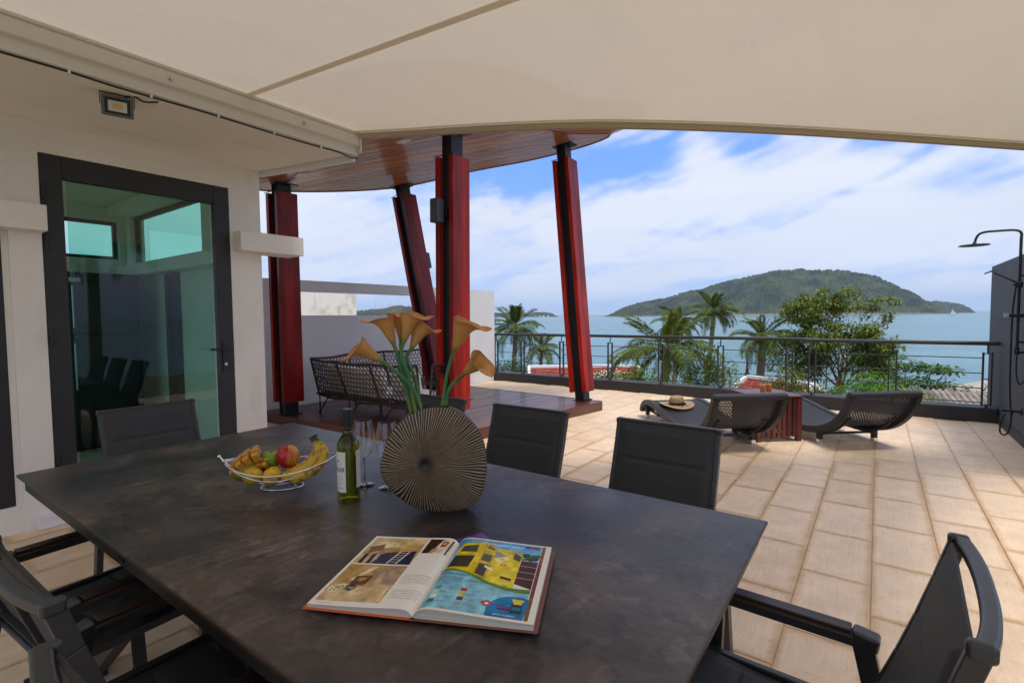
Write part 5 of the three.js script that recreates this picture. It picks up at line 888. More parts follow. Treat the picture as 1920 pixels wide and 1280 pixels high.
{
  const t = thing('sun_lounger', 'left black woven wave lounger with a straw hat on it', 'sun lounger', [0, 0, 0], 0, 'wicker sun loungers facing the sea');
  const HW = 0.325, N = 124, at = (s) => lounge.getPointAt(clamp(s)), tan = (s) => lounge.getTangentAt(clamp(s));
  const nor = (s) => { const g = tan(s); return V(0, g.z, -g.y).normalize(); };   // up side
  const strands = [];
  for (let i = 1; i < N; i++) { const s = i / N, p = at(s), g = tan(s), b = new THREE.BoxGeometry(2 * HW, 0.0035, 0.0105); b.rotateX(Math.atan2(-g.y, g.z)); b.translate(0, p.y, p.z); strands.push(b); }
  const K = 46; for (let k = 0; k < K; k++) { const x = lerp(-HW + 0.01, HW - 0.01, k / (K - 1)); strands.push(sheet(1, 190, (u, v) => { const p = at(v), n = nor(v), d = 0.0042 * Math.sin(v * N * Math.PI + (k % 2) * Math.PI); return [x + (u - 0.5) * 0.0088, p.y + n.y * d, p.z + n.z * d]; })); }
  part('woven_bed', strands, wick, t);
  for (const sx of [-1, 1]) {
    const prof = [[-0.026, 0.014], [0.026, 0.014], [0.030, 0.008], [0.030, -0.048], [0.024, -0.056], [-0.024, -0.056], [-0.030, -0.048], [-0.030, 0.008], [-0.026, 0.014]];
    part('side_frame', sheet(8, 70, (u, v) => { const q = prof[Math.round(u * 8)], p = at(v), n = nor(v); return [sx * (HW + 0.012) + q[0], p.y + n.y * q[1], p.z + n.z * q[1]]; }), wickWeave, t);
  }
  for (const [s, nm] of [[0, 'head_roll'], [1, 'foot_roll']]) { const p = at(s), n = nor(s), g = tan(s), sgn = s ? 1 : -1, b = rbox(2 * HW + 0.085, 0.062, 0.058, 0.018, 3); b.rotateX(Math.atan2(-g.y, g.z)); b.translate(0, p.y - n.y * 0.02 + g.y * sgn * 0.012, p.z - n.z * 0.02 + g.z * sgn * 0.012); part(nm, muv(b, 'x'), wickWeave, t); }
  for (const z of [0, 1.45]) for (const sx of [-1, 1]) { const top = z ? 0.19 : 0.15; part('leg', rbox(0.046, top - 0.034, 0.046, 0.004).translate(sx * 0.305, (top + 0.034) / 2, z), wick, t); part('foot_cap', rbox(0.049, 0.046, 0.049, 0.004).translate(sx * 0.305, 0.023, z), M.chrome, t); }
  for (const sx of [-1, 1]) part('ground_rail', span(sx * 0.27 - 0.013, 0.085, -0.02, sx * 0.27 + 0.013, 0.11, 1.46, 0.004), wick, t);
  for (const z of [0.02, 0.42, 0.75, 1.1]) part('cross_rail', span(-0.31, 0.086, z - 0.014, 0.31, 0.108, z + 0.014, 0.004), wick, t);
  for (const sx of [-1, 1]) { const cv = [[sx * 0.24, 0.10, 0.20], [sx * 0.24, 0.12, 0.0], [sx * 0.24, 0.19, -0.18], [sx * 0.24, 0.33, -0.34]]; part('back_stay', tube(cv, 0.012, 24, 8), wick, t); }
  t.position.set(-1.27, 0, -5.485); t.rotation.y = LT;
  copyOf(t, [-0.24, 0, -6.315], LT, 'right black woven wave lounger beside the grey shower wall, empty');
}
{ // straw hat
  const t = thing('straw_hat', 'wide brimmed straw hat with a black ribbon lying on the left lounger', 'hat', [-2.005, 0.242, -6.215], LT + 0.4);
  t.rotation.x = 0.08;
  const straw = phys({ map: rep(tex(256, 256, (u, v) => { const n = 0.75 + 0.25 * Math.sin(v * 70 * Math.PI) * Math.sin(u * 90 * Math.PI * 2), q = fbm(u * 6, v * 6, 4, 6, 6, 4) - 0.5; return [204 * n + q * 26, 168 * n + q * 24, 118 * n + q * 20]; }), 4, 1), roughness: 0.8, transmission: 0.12, thickness: 0 });
  part('crown', lathe([[0.086, 0.006], [0.087, 0.03], [0.082, 0.075], [0.074, 0.098], [0.058, 0.107], [0.03, 0.104], [0, 0.100]], 48).scale(1.12, 1, 0.95), straw, t);
  part('brim', sheet(64, 8, (u, v) => { const a = u * 2 * Math.PI, r = lerp(0.084, 0.205, v); return [Math.cos(a) * r * 1.08, 0.006 + v * v * (0.016 * Math.sin(a * 2 + 1.1) + 0.014 * Math.cos(a - 0.6)) + 0.004, Math.sin(a) * r * 0.96]; }), straw, t);
  const rib = phys({ color: lin(0.016, 0.015, 0.018), roughness: 0.6 });
  part('ribbon', lathe([[0.0885, 0.008], [0.0895, 0.022], [0.0878, 0.042]], 48).scale(1.12, 1, 0.95), rib, t);
  const bow = (sx) => sheet(14, 4, (u, v) => [sx * (0.008 + 0.050 * Math.sin(u * Math.PI * 0.98)) , 0.018 + (v - 0.5) * 0.032 * (0.5 + 0.5 * Math.sin(u * Math.PI)) + 0.006 * Math.sin(u * 2 * Math.PI), -0.090 - 0.014 * Math.sin(u * 2 * Math.PI)]);
  part('bow', [bow(1), bow(-1), rbox(0.02, 0.024, 0.016, 0.005).translate(0, 0.020, -0.090), ...[-1, 1].map((s) => sheet(1, 10, (u, v) => [s * (0.004 + v * 0.05) + (u - 0.5) * 0.022, 0.012 - 0.004 * v, -0.094 - v * 0.055 - 0.006 * Math.sin(v * 5)]))], rib, t);
}
{ // slatted side table with two glasses of juice
  const t = thing('side_table', 'red brown slatted timber side table between the two loungers', 'side table', [-0.99, 0, -6.125], LT);
  const w = 0.25, d = 0.26, h = 0.49;
  const wm = [0, 1, 2].map((k) => phys({ map: rep(grainTex(64, 256, [[98, 36, 26], [84, 30, 22], [110, 42, 30]][k], [56, 18, 14], [134, 58, 40], { fx: 6, fy: 2, s: 301 + k * 5 }), 9, 1), roughness: 0.4, clearcoat: 0.35, clearcoatRoughness: 0.3 }));
  seed(44);
  for (const x of [-1, 1]) for (const z of [-1, 1]) part('leg', muv(rbox(0.05, h - 0.024, 0.05, 0.004).translate(x * (w - 0.025), (h - 0.024) / 2, z * (d - 0.025)), 'y'), wm[0], t);
  for (let i = 0; i < 8; i++) { const z = lerp(-d + 0.03, d - 0.03, i / 7); part('top_slat', muv(rbox(2 * w + 0.012, 0.022, 0.066, 0.004).translate(0, h - 0.011, z * 1.02), 'x', rnd(), rnd()), wm[i % 3], t); }
  for (const s of [-1, 1]) { for (let i = 0; i < 7; i++) { const q = (i - 3) * 0.0575; part('side_slat', muv(rbox(0.046, h - 0.075, 0.016, 0.003).translate(q, 0.05 + (h - 0.075) / 2, s * (d - 0.01)), 'y', rnd(), rnd()), wm[Math.floor(rnd() * 3)], t); part('side_slat', muv(rbox(0.016, h - 0.075, 0.046, 0.003).translate(s * (w - 0.01), 0.05 + (h - 0.075) / 2, q * 1.04), 'y', rnd(), rnd()), wm[Math.floor(rnd() * 3)], t); } part('rail', [span(-w + 0.051, h - 0.08, s * (d - 0.024) - 0.008, w - 0.051, h - 0.03, s * (d - 0.024) + 0.005), span(-w + 0.051, 0.06, s * (d - 0.024) - 0.008, w - 0.051, 0.10, s * (d - 0.024) + 0.005)], wm[1], t); }
  const glass = new THREE.MeshPhysicalMaterial({ color: lin(0.96, 0.98, 0.98), roughness: 0, transmission: 1, thickness: 0, side: THREE.DoubleSide }), juice = phys({ color: lin(0.86, 0.27, 0.015), roughness: 0.25, transmission: 0.15, thickness: 0 });
  for (const [label, x, z] of [['left tumbler of orange juice on the side table', 0.07, -0.06], ['right tumbler of orange juice on the side table', -0.015, -0.035]]) {
    const p = V(x, 0, z).applyAxisAngle(V(0, 1, 0), LT), g = thing('juice_glass', label, 'glass of juice', [-0.99 + p.x, h + 0.0005, -6.125 + p.z], 0, 'glasses of orange juice');
    part('tumbler', lathe([[0, 0.0], [0.026, 0.0], [0.0275, 0.002], [0.0345, 0.150], [0.0337, 0.1505], [0.0328, 0.150], [0.0262, 0.010], [0, 0.009]], 40), glass, g);
    part('juice', lathe([[0, 0.0095], [0.0256, 0.0105], [0.0298, 0.096], [0.0298, 0.0965], [0, 0.0965]], 40), juice, g);
  }
}
{ // shower on the grey wall
  const z = -7.13, t = thing('outdoor_shower', 'black outdoor shower column with round rain head on the grey wall', 'shower', [1.215, 0, z]);
  const k = M.steelBlack, px = -0.07;
  part('riser', [rod([px, 0.98, 0], [px, 2.10, 0], 0.0125, 14), tube([[px, 2.09, 0], [px, 2.14, 0], [px - 0.015, 2.166, 0], [px - 0.05, 2.18, 0], [px - 0.18, 2.185, 0], [px - 0.27, 2.183, 0], [px - 0.315, 2.165, 0], [px - 0.338, 2.12, 0], [px - 0.345, 2.085, 0]], 0.0115, 60, 12)], k, t);
  part('rain_head', [lathe([[0, 0.014], [0.03, 0.014], [0.12, 0.009], [0.128, 0.004], [0.126, 0], [0, -0.001]], 48).translate(px - 0.35, 2.05, 0), new THREE.SphereGeometry(0.018, 14, 10).translate(px - 0.348, 2.074, 0)], k, t);
  part('nozzle_plate', [...Array(5)].flatMap((_, r) => [...Array(Math.max(1, r * 7))].map((_, i, A) => { const a = (i / A.length) * 6.283, q = r * 0.026; return new THREE.CylinderGeometry(0.0022, 0.0022, 0.004, 5).translate(px - 0.35 + Math.cos(a) * q, 2.048, Math.sin(a) * q); })), phys({ color: lin(0.10, 0.075, 0.06), roughness: 0.7 }), t);
  part('wall_bracket', [rod([px, 1.72, 0], [0, 1.72, 0], 0.010), rod([px, 1.05, 0], [0, 1.05, 0], 0.010), new THREE.CylinderGeometry(0.022, 0.022, 0.008, 20).rotateZ(Math.PI / 2).translate(-0.004, 1.72, 0), new THREE.CylinderGeometry(0.022, 0.022, 0.008, 20).rotateZ(Math.PI / 2).translate(-0.004, 1.05, 0)], k, t);
  part('hand_shower', [rod([px, 1.64, 0.0], [px - 0.19, 1.765, -0.01], 0.011), lathe([[0, 0.008], [0.05, 0.007], [0.056, 0], [0.05, -0.006], [0, -0.007]], 32).rotateZ(0.45).translate(px - 0.215, 1.775, -0.012)], k, t);
  part('slider', [rbox(0.05, 0.06, 0.05, 0.012).translate(px, 1.63, 0), new THREE.SphereGeometry(0.016, 14, 10).translate(px - 0.035, 1.635, 0.012)], k, t);
  part('shelf', [span(px - 0.075, 1.30, -0.06, px + 0.055, 1.335, 0.06, 0.006)], k, t);
  part('shelf_label', span(px - 0.105, 1.306, -0.03, px - 0.0755, 1.342, 0.06, 0.003), phys({ color: lin(0.42, 0.45, 0.44), roughness: 0.4 }), t);
  part('label_mark', [-0.012, 0.006, 0.024].map((q) => span(px - 0.1065, 1.318, q, px - 0.1052, 1.332, q + 0.012)), M.steelBlack, t);
  part('diverter', [new THREE.CylinderGeometry(0.02, 0.02, 0.07, 18).translate(px, 0.96, 0), rod([px, 0.945, 0], [0.0, 0.945, 0], 0.012), rod([px, 0.96, 0.015], [px, 0.96, 0.05], 0.008)], k, t);
  part('hose', tube([[px - 0.025, 1.63, 0.01], [px - 0.045, 1.40, 0.03], [px - 0.05, 1.0, 0.04], [px - 0.045, 0.55, 0.04], [px - 0.03, 0.2, 0.03], [px - 0.06, 0.09, 0.0], [px - 0.09, 0.10, -0.04], [px - 0.085, 0.22, -0.06], [px - 0.06, 0.30, -0.07]], 0.0085, 90, 9), k, t);
  part('supply_pipe', tube([[px, 0.93, 0], [px + 0.005, 0.7, 0.01], [px + 0.03, 0.62, 0.015], [px + 0.06, 0.66, 0.015]], 0.007, 30, 8), k, t);
  part('tap', [rod([0, 0.33, -0.08], [-0.12, 0.33, -0.08], 0.013), new THREE.CylinderGeometry(0.035, 0.035, 0.012, 24).rotateZ(Math.PI / 2).translate(-0.006, 0.33, -0.08), rbox(0.05, 0.024, 0.03, 0.006).translate(-0.13, 0.332, -0.08), rod([-0.075, 0.33, -0.08], [-0.075, 0.295, -0.075], 0.010)], k, t);
}

// ---------------------------------------------------------------- below the terrace: roofs, palms, trees, shrubs
const GY = -6.5;
const leafMat = (o) => phys({ vertexColors: true, roughness: 0.75, specularIntensity: 0.45, transmission: 0.2, thickness: 0, ...o });
const barkTex = tex(128, 256, (u, v) => { const r = 0.5 + 0.5 * Math.sin(v * 40 * Math.PI * 2 + fbm(u * 4, v * 10, 3, 4, 10, 4) * 3), n = fbm(u * 10, v * 30, 4, 10, 30, 6); return [96 + r * 22 + n * 40, 84 + r * 18 + n * 36, 68 + r * 14 + n * 30]; });
const palmBark = std({ map: rep(barkTex, 1, 2), roughness: 0.95 }), bark = std({ map: rep(tex(128, 128, (u, v) => { const n = fbm(u * 12, v * 5, 5, 12, 5, 66); return [122 + n * 60, 92 + n * 40, 74 + n * 30]; }), 2, 3), roughness: 0.9 });
// one frond of unit length along +x, drooping; leaflets both sides
function frondGeo(droop, n, wide, s, hang = 0.5) {
  seed(s);
  const pos = [], col = [], rac = (t) => V(Math.sin(t * 1.2) / Math.sin(1.2) * (1 - 0.15 * droop * t * t), 0.28 * t - (0.28 + 0.75 * droop) * t * t, 0);
  const tri = (a, b, c, k) => { for (const p of [a, b, c]) pos.push(p.x, p.y, p.z); for (let i = 0; i < 3; i++) col.push(...k); };
  for (let i = 0; i < 14; i++) { const a = rac(i / 14), b = rac((i + 1) / 14), w = 0.016 * (1 - i / 15); tri(a.clone().add(V(0, 0, w)), b.clone().add(V(0, 0, w * 0.9)), a.clone().add(V(0, w * 0.7, -w)), [0.12, 0.13, 0.03]); tri(b.clone().add(V(0, 0, w * 0.9)), b.clone().add(V(0, w * 0.7, -w)), a.clone().add(V(0, w * 0.7, -w)), [0.12, 0.13, 0.03]); }
  for (let i = 0; i < n; i++) for (const sd of [-1, 1]) {
    const t = 0.14 + 0.85 * (i + rnd() * 0.6) / n, p = rac(t), d = rac(Math.min(1, t + 0.02)).sub(rac(t - 0.02)).normalize();
    const L = wide * Math.pow(Math.sin(Math.PI * (0.12 + 0.82 * t)), 0.7) * rr(0.8, 1.1), fw = rr(0.45, 0.75), dir = d.clone().multiplyScalar(fw).add(V(0, rr(0.05, 0.3) * (1 - droop), sd)).normalize(), w = 0.0115 * rr(0.8, 1.2);
    const m = p.clone().addScaledVector(dir, L * 0.5).add(V(0, -L * 0.08 * hang, 0)), e = p.clone().addScaledVector(dir, L * 0.92).add(V(0, -L * 0.55 * hang * rr(0.6, 1.3), 0)), k = rr(0.7, 1.25), yel = rnd() < 0.12 ? 1.5 : 1, c = [0.088 * k * yel, 0.128 * k * (yel > 1 ? 1.15 : 1), 0.012 * k];
    const o = d.clone().multiplyScalar(w);
    tri(p, m.clone().add(o), m.clone().sub(o), c); tri(m.clone().add(o), e, m.clone().sub(o), c);
  }
  const g = new THREE.BufferGeometry(); g.setAttribute('position', new THREE.Float32BufferAttribute(pos, 3)); g.setAttribute('color', new THREE.Float32BufferAttribute(col, 3)); g.computeVertexNormals(); return g;
}
const fronds = [[0.12, 62, 0.30, 1, 0.35], [0.45, 62, 0.32, 2, 0.6], [0.75, 62, 0.34, 3, 0.9], [1.05, 58, 0.34, 4, 1.1], [-0.12, 50, 0.2, 5, 0.1]].map((a) => frondGeo(...a));
const palmLeaf = [leafMat({}), leafMat({ color: lin(0.8, 0.85, 0.8) }), leafMat({ color: lin(1.35, 1.25, 1.0) })];
function palm(label, x, y, z, r, n, s, leafK = 0, trunkR = 0.16, lean = 0.3, spread = 1) {   // y: crown centre
  seed(s);
  const t = thing('palm_tree', label, 'palm tree', [x, GY, z], 0, undefined), H = y - GY;
  const cv = new THREE.CatmullRomCurve3([V(-lean * 2, 0, lean), V(-lean, H * 0.4, lean * 0.4), V(-lean * 0.2, H * 0.8, 0), V(0, H, 0)]), g = sheet(10, 30, (u, v) => { const p = cv.getPoint(v), a = u * 2 * Math.PI, q = trunkR * (1.25 - 0.45 * v) * (1 + 0.05 * Math.sin(v * H * 9)); return [p.x + Math.cos(a) * q, p.y, p.z + Math.sin(a) * q]; });
  part('trunk', g, palmBark, t);
  for (let i = 0; i < n; i++) {
    const k = i / n, kind = k < 0.12 ? 4 : k < 0.34 ? 0 : k < 0.62 ? 1 : k < 0.85 ? 2 : 3, f = part('frond', fronds[kind], palmLeaf[rnd() < 0.2 ? 2 : rnd() < 0.4 ? 1 : leafK], t);
    f.position.set(rr(-0.08, 0.08) * r * 0.3, H + rr(-0.05, 0.08), rr(-0.05, 0.05)); f.rotation.set(rr(-0.25, 0.25), i * 2.399 + rr(-0.3, 0.3), [0.75, 0.32, -0.02, -0.35, 1.2][kind] * spread + rr(-0.15, 0.15), 'YXZ');
    const q = r * rr(0.85, 1.1) * [1, 1.05, 1.05, 0.9, 0.75][kind]; f.scale.set(q, q, q);
  }
  part('crown_shaft', [new THREE.SphereGeometry(trunkR * 1.25, 10, 8).scale(1, 1.5, 1).translate(0, H - 0.1, 0), ...[...Array(6)].map((_, i) => new THREE.SphereGeometry(0.10 * r / 2, 8, 6).translate(Math.cos(i * 1.1) * trunkR * 1.5, H - 0.22 * r / 2, Math.sin(i * 1.1) * trunkR * 1.5))], std({ color: lin(0.10, 0.075, 0.035), roughness: 0.9 }), t);
  return t;
}
// leaves scattered through blobs: each blob [x, y, z, rx, ry, rz]
function leaves(blobs, count, size, base, o = {}) {
  const pos = [], col = [], { aspect = 0.42, droop = 0.25, vary = 0.35, yellow = 0.05, clump = 0.45, flat = 0 } = o;
  const vol = blobs.map((b) => Math.pow(b[3] * b[4] * b[5], 0.75)), sum = vol.reduce((a, b) => a + b, 0);
  blobs.forEach((b, bi) => {
    const n = Math.round((count * vol[bi]) / sum), cl = Math.max(4, Math.round(n / 11));
    for (let c = 0; c < cl; c++) {
      let d; do d = V(rr(-1, 1), rr(-1, 1), rr(-1, 1)); while (d.lengthSq() > 1 || d.lengthSq() < 0.02);
      const rad = Math.pow(rnd(), 0.35); d.normalize();
      const cc = V(b[0] + d.x * rad * b[3], b[1] + d.y * rad * b[4], b[2] + d.z * rad * b[5]), shade = rr(1 - vary, 1 + vary), cr = clump * size * 4;
      for (let i = 0; i < 11; i++) {
        const dir = V(d.x * 0.6 + rr(-1, 1), d.y * 0.5 + rr(-0.7, 0.9) - droop, d.z * 0.6 + rr(-1, 1)); if (flat) dir.y *= 1 - flat; dir.normalize();
        const p = cc.clone().add(V(rr(-1, 1) * cr, rr(-1, 1) * cr * (flat ? 0.35 : 0.7), rr(-1, 1) * cr)), L = size * rr(0.7, 1.25), side = new THREE.Vector3().crossVectors(dir, V(rr(-0.4, 0.4), 1, rr(-0.4, 0.4))).normalize().multiplyScalar(L * aspect * 0.5), m = p.clone().addScaledVector(dir, L * 0.45), e = p.clone().addScaledVector(dir, L).add(V(0, -L * 0.18, 0));
        const k = shade * rr(0.85, 1.15), y = rnd() < yellow, q = y ? [0.32, 0.24, 0.02] : [base[0] * k, base[1] * k, base[2] * k];
        for (const v of [p, m.clone().add(side), e, p, e, m.clone().sub(side)]) { pos.push(v.x, v.y, v.z); col.push(...q); }
      }
    }
  });
  const g = new THREE.BufferGeometry(); g.setAttribute('position', new THREE.Float32BufferAttribute(pos, 3)); g.setAttribute('color', new THREE.Float32BufferAttribute(col, 3)); g.computeVertexNormals(); return g;
}
const LM = leafMat({});
function limb(a, b, r0, r1, bow = 0.1) {
  const A = V(...a), B = V(...b), m = A.clone().lerp(B, 0.5).add(V(rr(-1, 1), rr(-0.3, 0.6), rr(-1, 1)).multiplyScalar(A.distanceTo(B) * bow)), cv = new THREE.QuadraticBezierCurve3(A, m, B), F = cv.computeFrenetFrames(8);
  return sheet(7, 8, (u, v) => { const i = Math.round(v * 8), p = cv.getPoint(v), q = lerp(r0, r1, v), c = u * 2 * Math.PI; return p.addScaledVector(F.normals[i], Math.cos(c) * q).addScaledVector(F.binormals[i], Math.sin(c) * q).toArray(); });
}
function shrub(name, label, cat, pos, blobs, count, size, base, o = {}) {
  seed(o.s ?? 1);
  const t = thing(name, label, cat, pos), h = -GY + 0;
  part(o.crownName ?? 'foliage', leaves(blobs, count, size, base, o), LM, t);
  const g = []; const foot = [0, GY - pos[1], 0];
  for (const b of blobs) g.push(limb(foot, [b[0], b[1], b[2]], 0.07, 0.02, 0.08));
  part('stem', g, bark, t);
  return t;
}
// palms beyond the railing, left to right
palm('bushy palm tree nearest the white wall, left of the leaning seaward post', -21.0, 0.55, -29.2, 2.1, 30, 101, 1, 0.17, 0.25);
palm('small palm tree right behind the first one, over the left red roof', -17.9, -0.75, -27.8, 1.45, 22, 111, 0, 0.13, 0.2);
palm('large coconut palm just past the railing, its fronds reaching over the rail', -7.5, -0.25, -21.8, 2.5, 26, 123, 2, 0.2, 0.4);
palm('short crowned palm peeping up behind the large coconut palm', -11.0, 0.7, -34.2, 1.75, 26, 131, 1, 0.17, 0.2);
palm('tall slim palm tree standing against the island', -11.15, 1.55, -43.9, 2.15, 30, 141, 0, 0.19, 0.35);
palm('palm tree between the tall palm and the open crowned tree', -5.75, -0.15, -34.2, 1.95, 28, 151, 0, 0.24, 0.2);
// open crowned tree in front of the island
{
  seed(77);
  const t = thing('open_tree', 'slender open crowned tree with pale branches in front of the island', 'tree', [-1.46, GY, -28.6]);
  const b0 = 3.95, tr = []; tr.push(limb([0, 0, 0], [0.02, 3.0, 0], 0.17, 0.15, 0.03), limb([0.02, 3.0, 0], [0, b0 + 0.6, 0], 0.15, 0.12, 0.02));
  const tips = [], br = [];
  const grow = (p, d, L, r, lev) => {
    const e = p.clone().addScaledVector(d, L); br.push(limb(p.toArray(), e.toArray(), r, r * 0.62, 0.07));
    if (lev === 0 || L < 0.28) { tips.push(e); return; }
    if (lev < 3 && rnd() < 0.5) tips.push(e);
    const n = lev > 2 ? 3 : 2; for (let i = 0; i < n; i++) { const q = d.clone().add(V(rr(-0.75, 0.75), rr(-0.1, 0.5), rr(-0.75, 0.75))).normalize(); grow(e, q, L * rr(0.6, 0.86), r * 0.6, lev - 1); }
  };
  for (const [dx, dy, dz, L] of [[-0.95, 0.95, 0.2, 1.15], [-0.55, 1.2, -0.2, 1.45], [-0.12, 1.5, 0.1, 1.75], [0.25, 1.4, -0.3, 1.6], [0.6, 1.1, 0.2, 1.15], [0.85, 0.6, 0, 0.8], [-1.1, 0.5, -0.2, 0.85], [0.1, 1.2, 0.7, 1.3]]) grow(V(rr(-0.05, 0.05), b0 + rr(-0.2, 0.5), 0), V(dx, dy, dz).normalize(), L, 0.062, 4);
  part('trunk', tr, bark, t); part('branches', br, bark, t);
  part('crown', leaves(tips.map((p) => [p.x, p.y, p.z, 0.15, 0.13, 0.15]), 640, 0.17, [0.16, 0.21, 0.030], { yellow: 0.035, clump: 0.28, aspect: 0.5 }), LM, t);
}
shrub('plumeria_shrub', 'rounded frangipani shrub dotted with white flowers, right of the seaward post', 'shrub', [-11.2, -2.15, -24.0], [[-0.5, 0.05, 0, 0.8, 0.5, 0.7], [0.5, 0, 0.1, 0.8, 0.5, 0.7], [0, 0.3, 0, 0.6, 0.35, 0.6], [-1.1, -0.3, 0, 0.5, 0.4, 0.5], [1.15, -0.25, 0, 0.5, 0.4, 0.5]], 2600, 0.15, [0.085, 0.145, 0.04], { s: 5, yellow: 0 });
{ const t = scene.children.at(-1); seed(8); const g = []; for (let i = 0; i < 90; i++) { const a = rr(0, 6.28), r = Math.sqrt(rnd()) * 1.25, x = Math.cos(a) * r, z = Math.sin(a) * r * 0.6; g.push(new THREE.IcosahedronGeometry(0.045, 0).translate(x, 0.62 - 0.30 * x * x + rr(-0.22, 0.1), z + 0.2)); } part('flowers', g, std({ color: lin(0.80, 0.78, 0.62), roughness: 0.8 }), t); }
shrub('leafy_shrub', 'bright green broad leaved shrub below the large coconut palm', 'shrub', [-7.1, -1.45, -18.4], [[-0.9, -0.1, 0, 0.6, 0.45, 0.6], [-0.2, 0.1, 0.2, 0.6, 0.5, 0.6], [0.5, -0.2, 0.1, 0.6, 0.45, 0.6], [1.2, -0.3, 0, 0.5, 0.45, 0.5], [-0.5, 0.5, -0.2, 0.35, 0.4, 0.4]], 2300, 0.21, [0.10, 0.20, 0.03], { s: 15, aspect: 0.3, droop: 0.35, yellow: 0 });
shrub('leafy_shrub', 'tall yellow green bush between the large coconut palm and the red roof', 'shrub', [-5.3, -0.95, -20.9], [[-0.35, 0.5, 0, 0.5, 0.6, 0.5], [0.2, 0.2, 0.1, 0.6, 0.6, 0.6], [0.35, -0.5, 0, 0.7, 0.6, 0.6], [-0.5, -0.3, 0.1, 0.6, 0.7, 0.6], [0.6, -1.1, 0, 0.6, 0.5, 0.6]], 3400, 0.14, [0.125, 0.185, 0.025], { s: 25, yellow: 0.04, droop: 0.1 });
shrub('leafy_shrub', 'yellow flowering low shrubs behind the side table and railing joint', 'shrub', [-2.0, -1.85, -22.0], [[-1.0, 0.15, 0, 0.7, 0.55, 0.6], [-0.2, 0.05, 0, 0.7, 0.55, 0.6], [0.5, -0.25, 0, 0.6, 0.5, 0.6], [-0.7, 0.65, -0.3, 0.4, 0.45, 0.4]], 3000, 0.15, [0.145, 0.165, 0.022], { s: 35, yellow: 0.10, droop: 0.0 });
shrub('dark_shrub', 'dark green bush at the foot of the open crowned tree', 'shrub', [-2.1, -1.3, -27.2], [[-1.4, 0.5, 0, 0.9, 0.8, 0.8], [-0.4, 0.2, 0, 0.8, 0.8, 0.8], [0.9, 0.6, 0, 0.9, 0.7, 0.8], [1.8, 0.9, -0.2, 0.7, 0.6, 0.7], [0.2, 1.2, 0.2, 0.5, 0.5, 0.5]], 3300, 0.17, [0.075, 0.11, 0.022], { s: 45, yellow: 0.02 });
shrub('feathery_tree', 'fresh green feathery tree crown behind the right lounger', 'tree', [-0.15, -1.62, -21.8], [[-1.2, -0.35, 0, 0.7, 0.5, 0.6], [-0.4, 0.1, 0, 0.8, 0.55, 0.7], [0.5, 0.15, 0.1, 0.8, 0.5, 0.7], [1.2, -0.15, 0, 0.8, 0.5, 0.7], [1.7, -0.6, 0.1, 0.7, 0.4, 0.6], [0.2, -0.5, 0.3, 1.0, 0.5, 0.7], [0.0, 0.55, -0.2, 0.5, 0.4, 0.5]], 6500, 0.17, [0.14, 0.29, 0.03], { s: 55, aspect: 0.2, droop: 0.3, yellow: 0.01, flat: 0.3 });
shrub('tiered_tree', 'dark green tree with flat tiers of leaves near the grey wall', 'tree', [0.9, -2.45, -36.5], [[-1.8, 1.75, 0, 0.35, 0.5, 0.35], [-1.5, 1.0, 0, 1.0, 0.28, 0.8], [-0.6, 1.25, 0, 1.1, 0.22, 0.8], [0.4, 0.75, 0, 1.3, 0.22, 0.8], [1.6, 0.65, 0.1, 1.0, 0.2, 0.7], [2.2, 0.55, 0, 0.6, 0.16, 0.5], [-0.9, 0.3, 0.2, 1.3, 0.3, 0.9], [0.9, -0.1, 0.2, 1.5, 0.25, 0.9], [2.1, -0.5, 0, 0.9, 0.25, 0.7], [-0.6, -0.6, 0.3, 1.5, 0.4, 0.9], [1.0, -1.0, 0.3, 1.6, 0.4, 0.9]], 6800, 0.22, [0.11, 0.21, 0.03], { s: 65, aspect: 0.55, flat: 0.6, droop: 0.05, yellow: 0 });
shrub('cycad', 'low palm like plant beside the corrugated roof', 'plant', [4.4, -3.3, -33.8], [[-0.6, 0.1, 0, 0.7, 0.4, 0.5], [0.3, 0.2, 0, 0.7, 0.4, 0.5]], 900, 0.42, [0.06, 0.115, 0.025], { s: 75, aspect: 0.14, droop: 0.2, yellow: 0 });
shrub('leafy_shrub', 'small green shrub at the foot of the palms by the white wall', 'shrub', [-19.2, -2.1, -27.0], [[-1.3, -0.1, 0, 0.8, 0.5, 0.6], [0, 0.2, 0, 0.8, 0.6, 0.6], [0.9, -0.2, 0.2, 0.7, 0.5, 0.6]], 1900, 0.17, [0.07, 0.12, 0.028], { s: 85, yellow: 0.01 });
shrub('leafy_shrub', 'small dark shrub peeping over the kerb beside the white wall end', 'shrub', [-15.7, -1.45, -19.7], [[-0.4, 0, 0, 0.35, 0.3, 0.35], [0.1, 0.15, 0, 0.3, 0.3, 0.3]], 420, 0.15, [0.05, 0.09, 0.025], { s: 95, yellow: 0 });
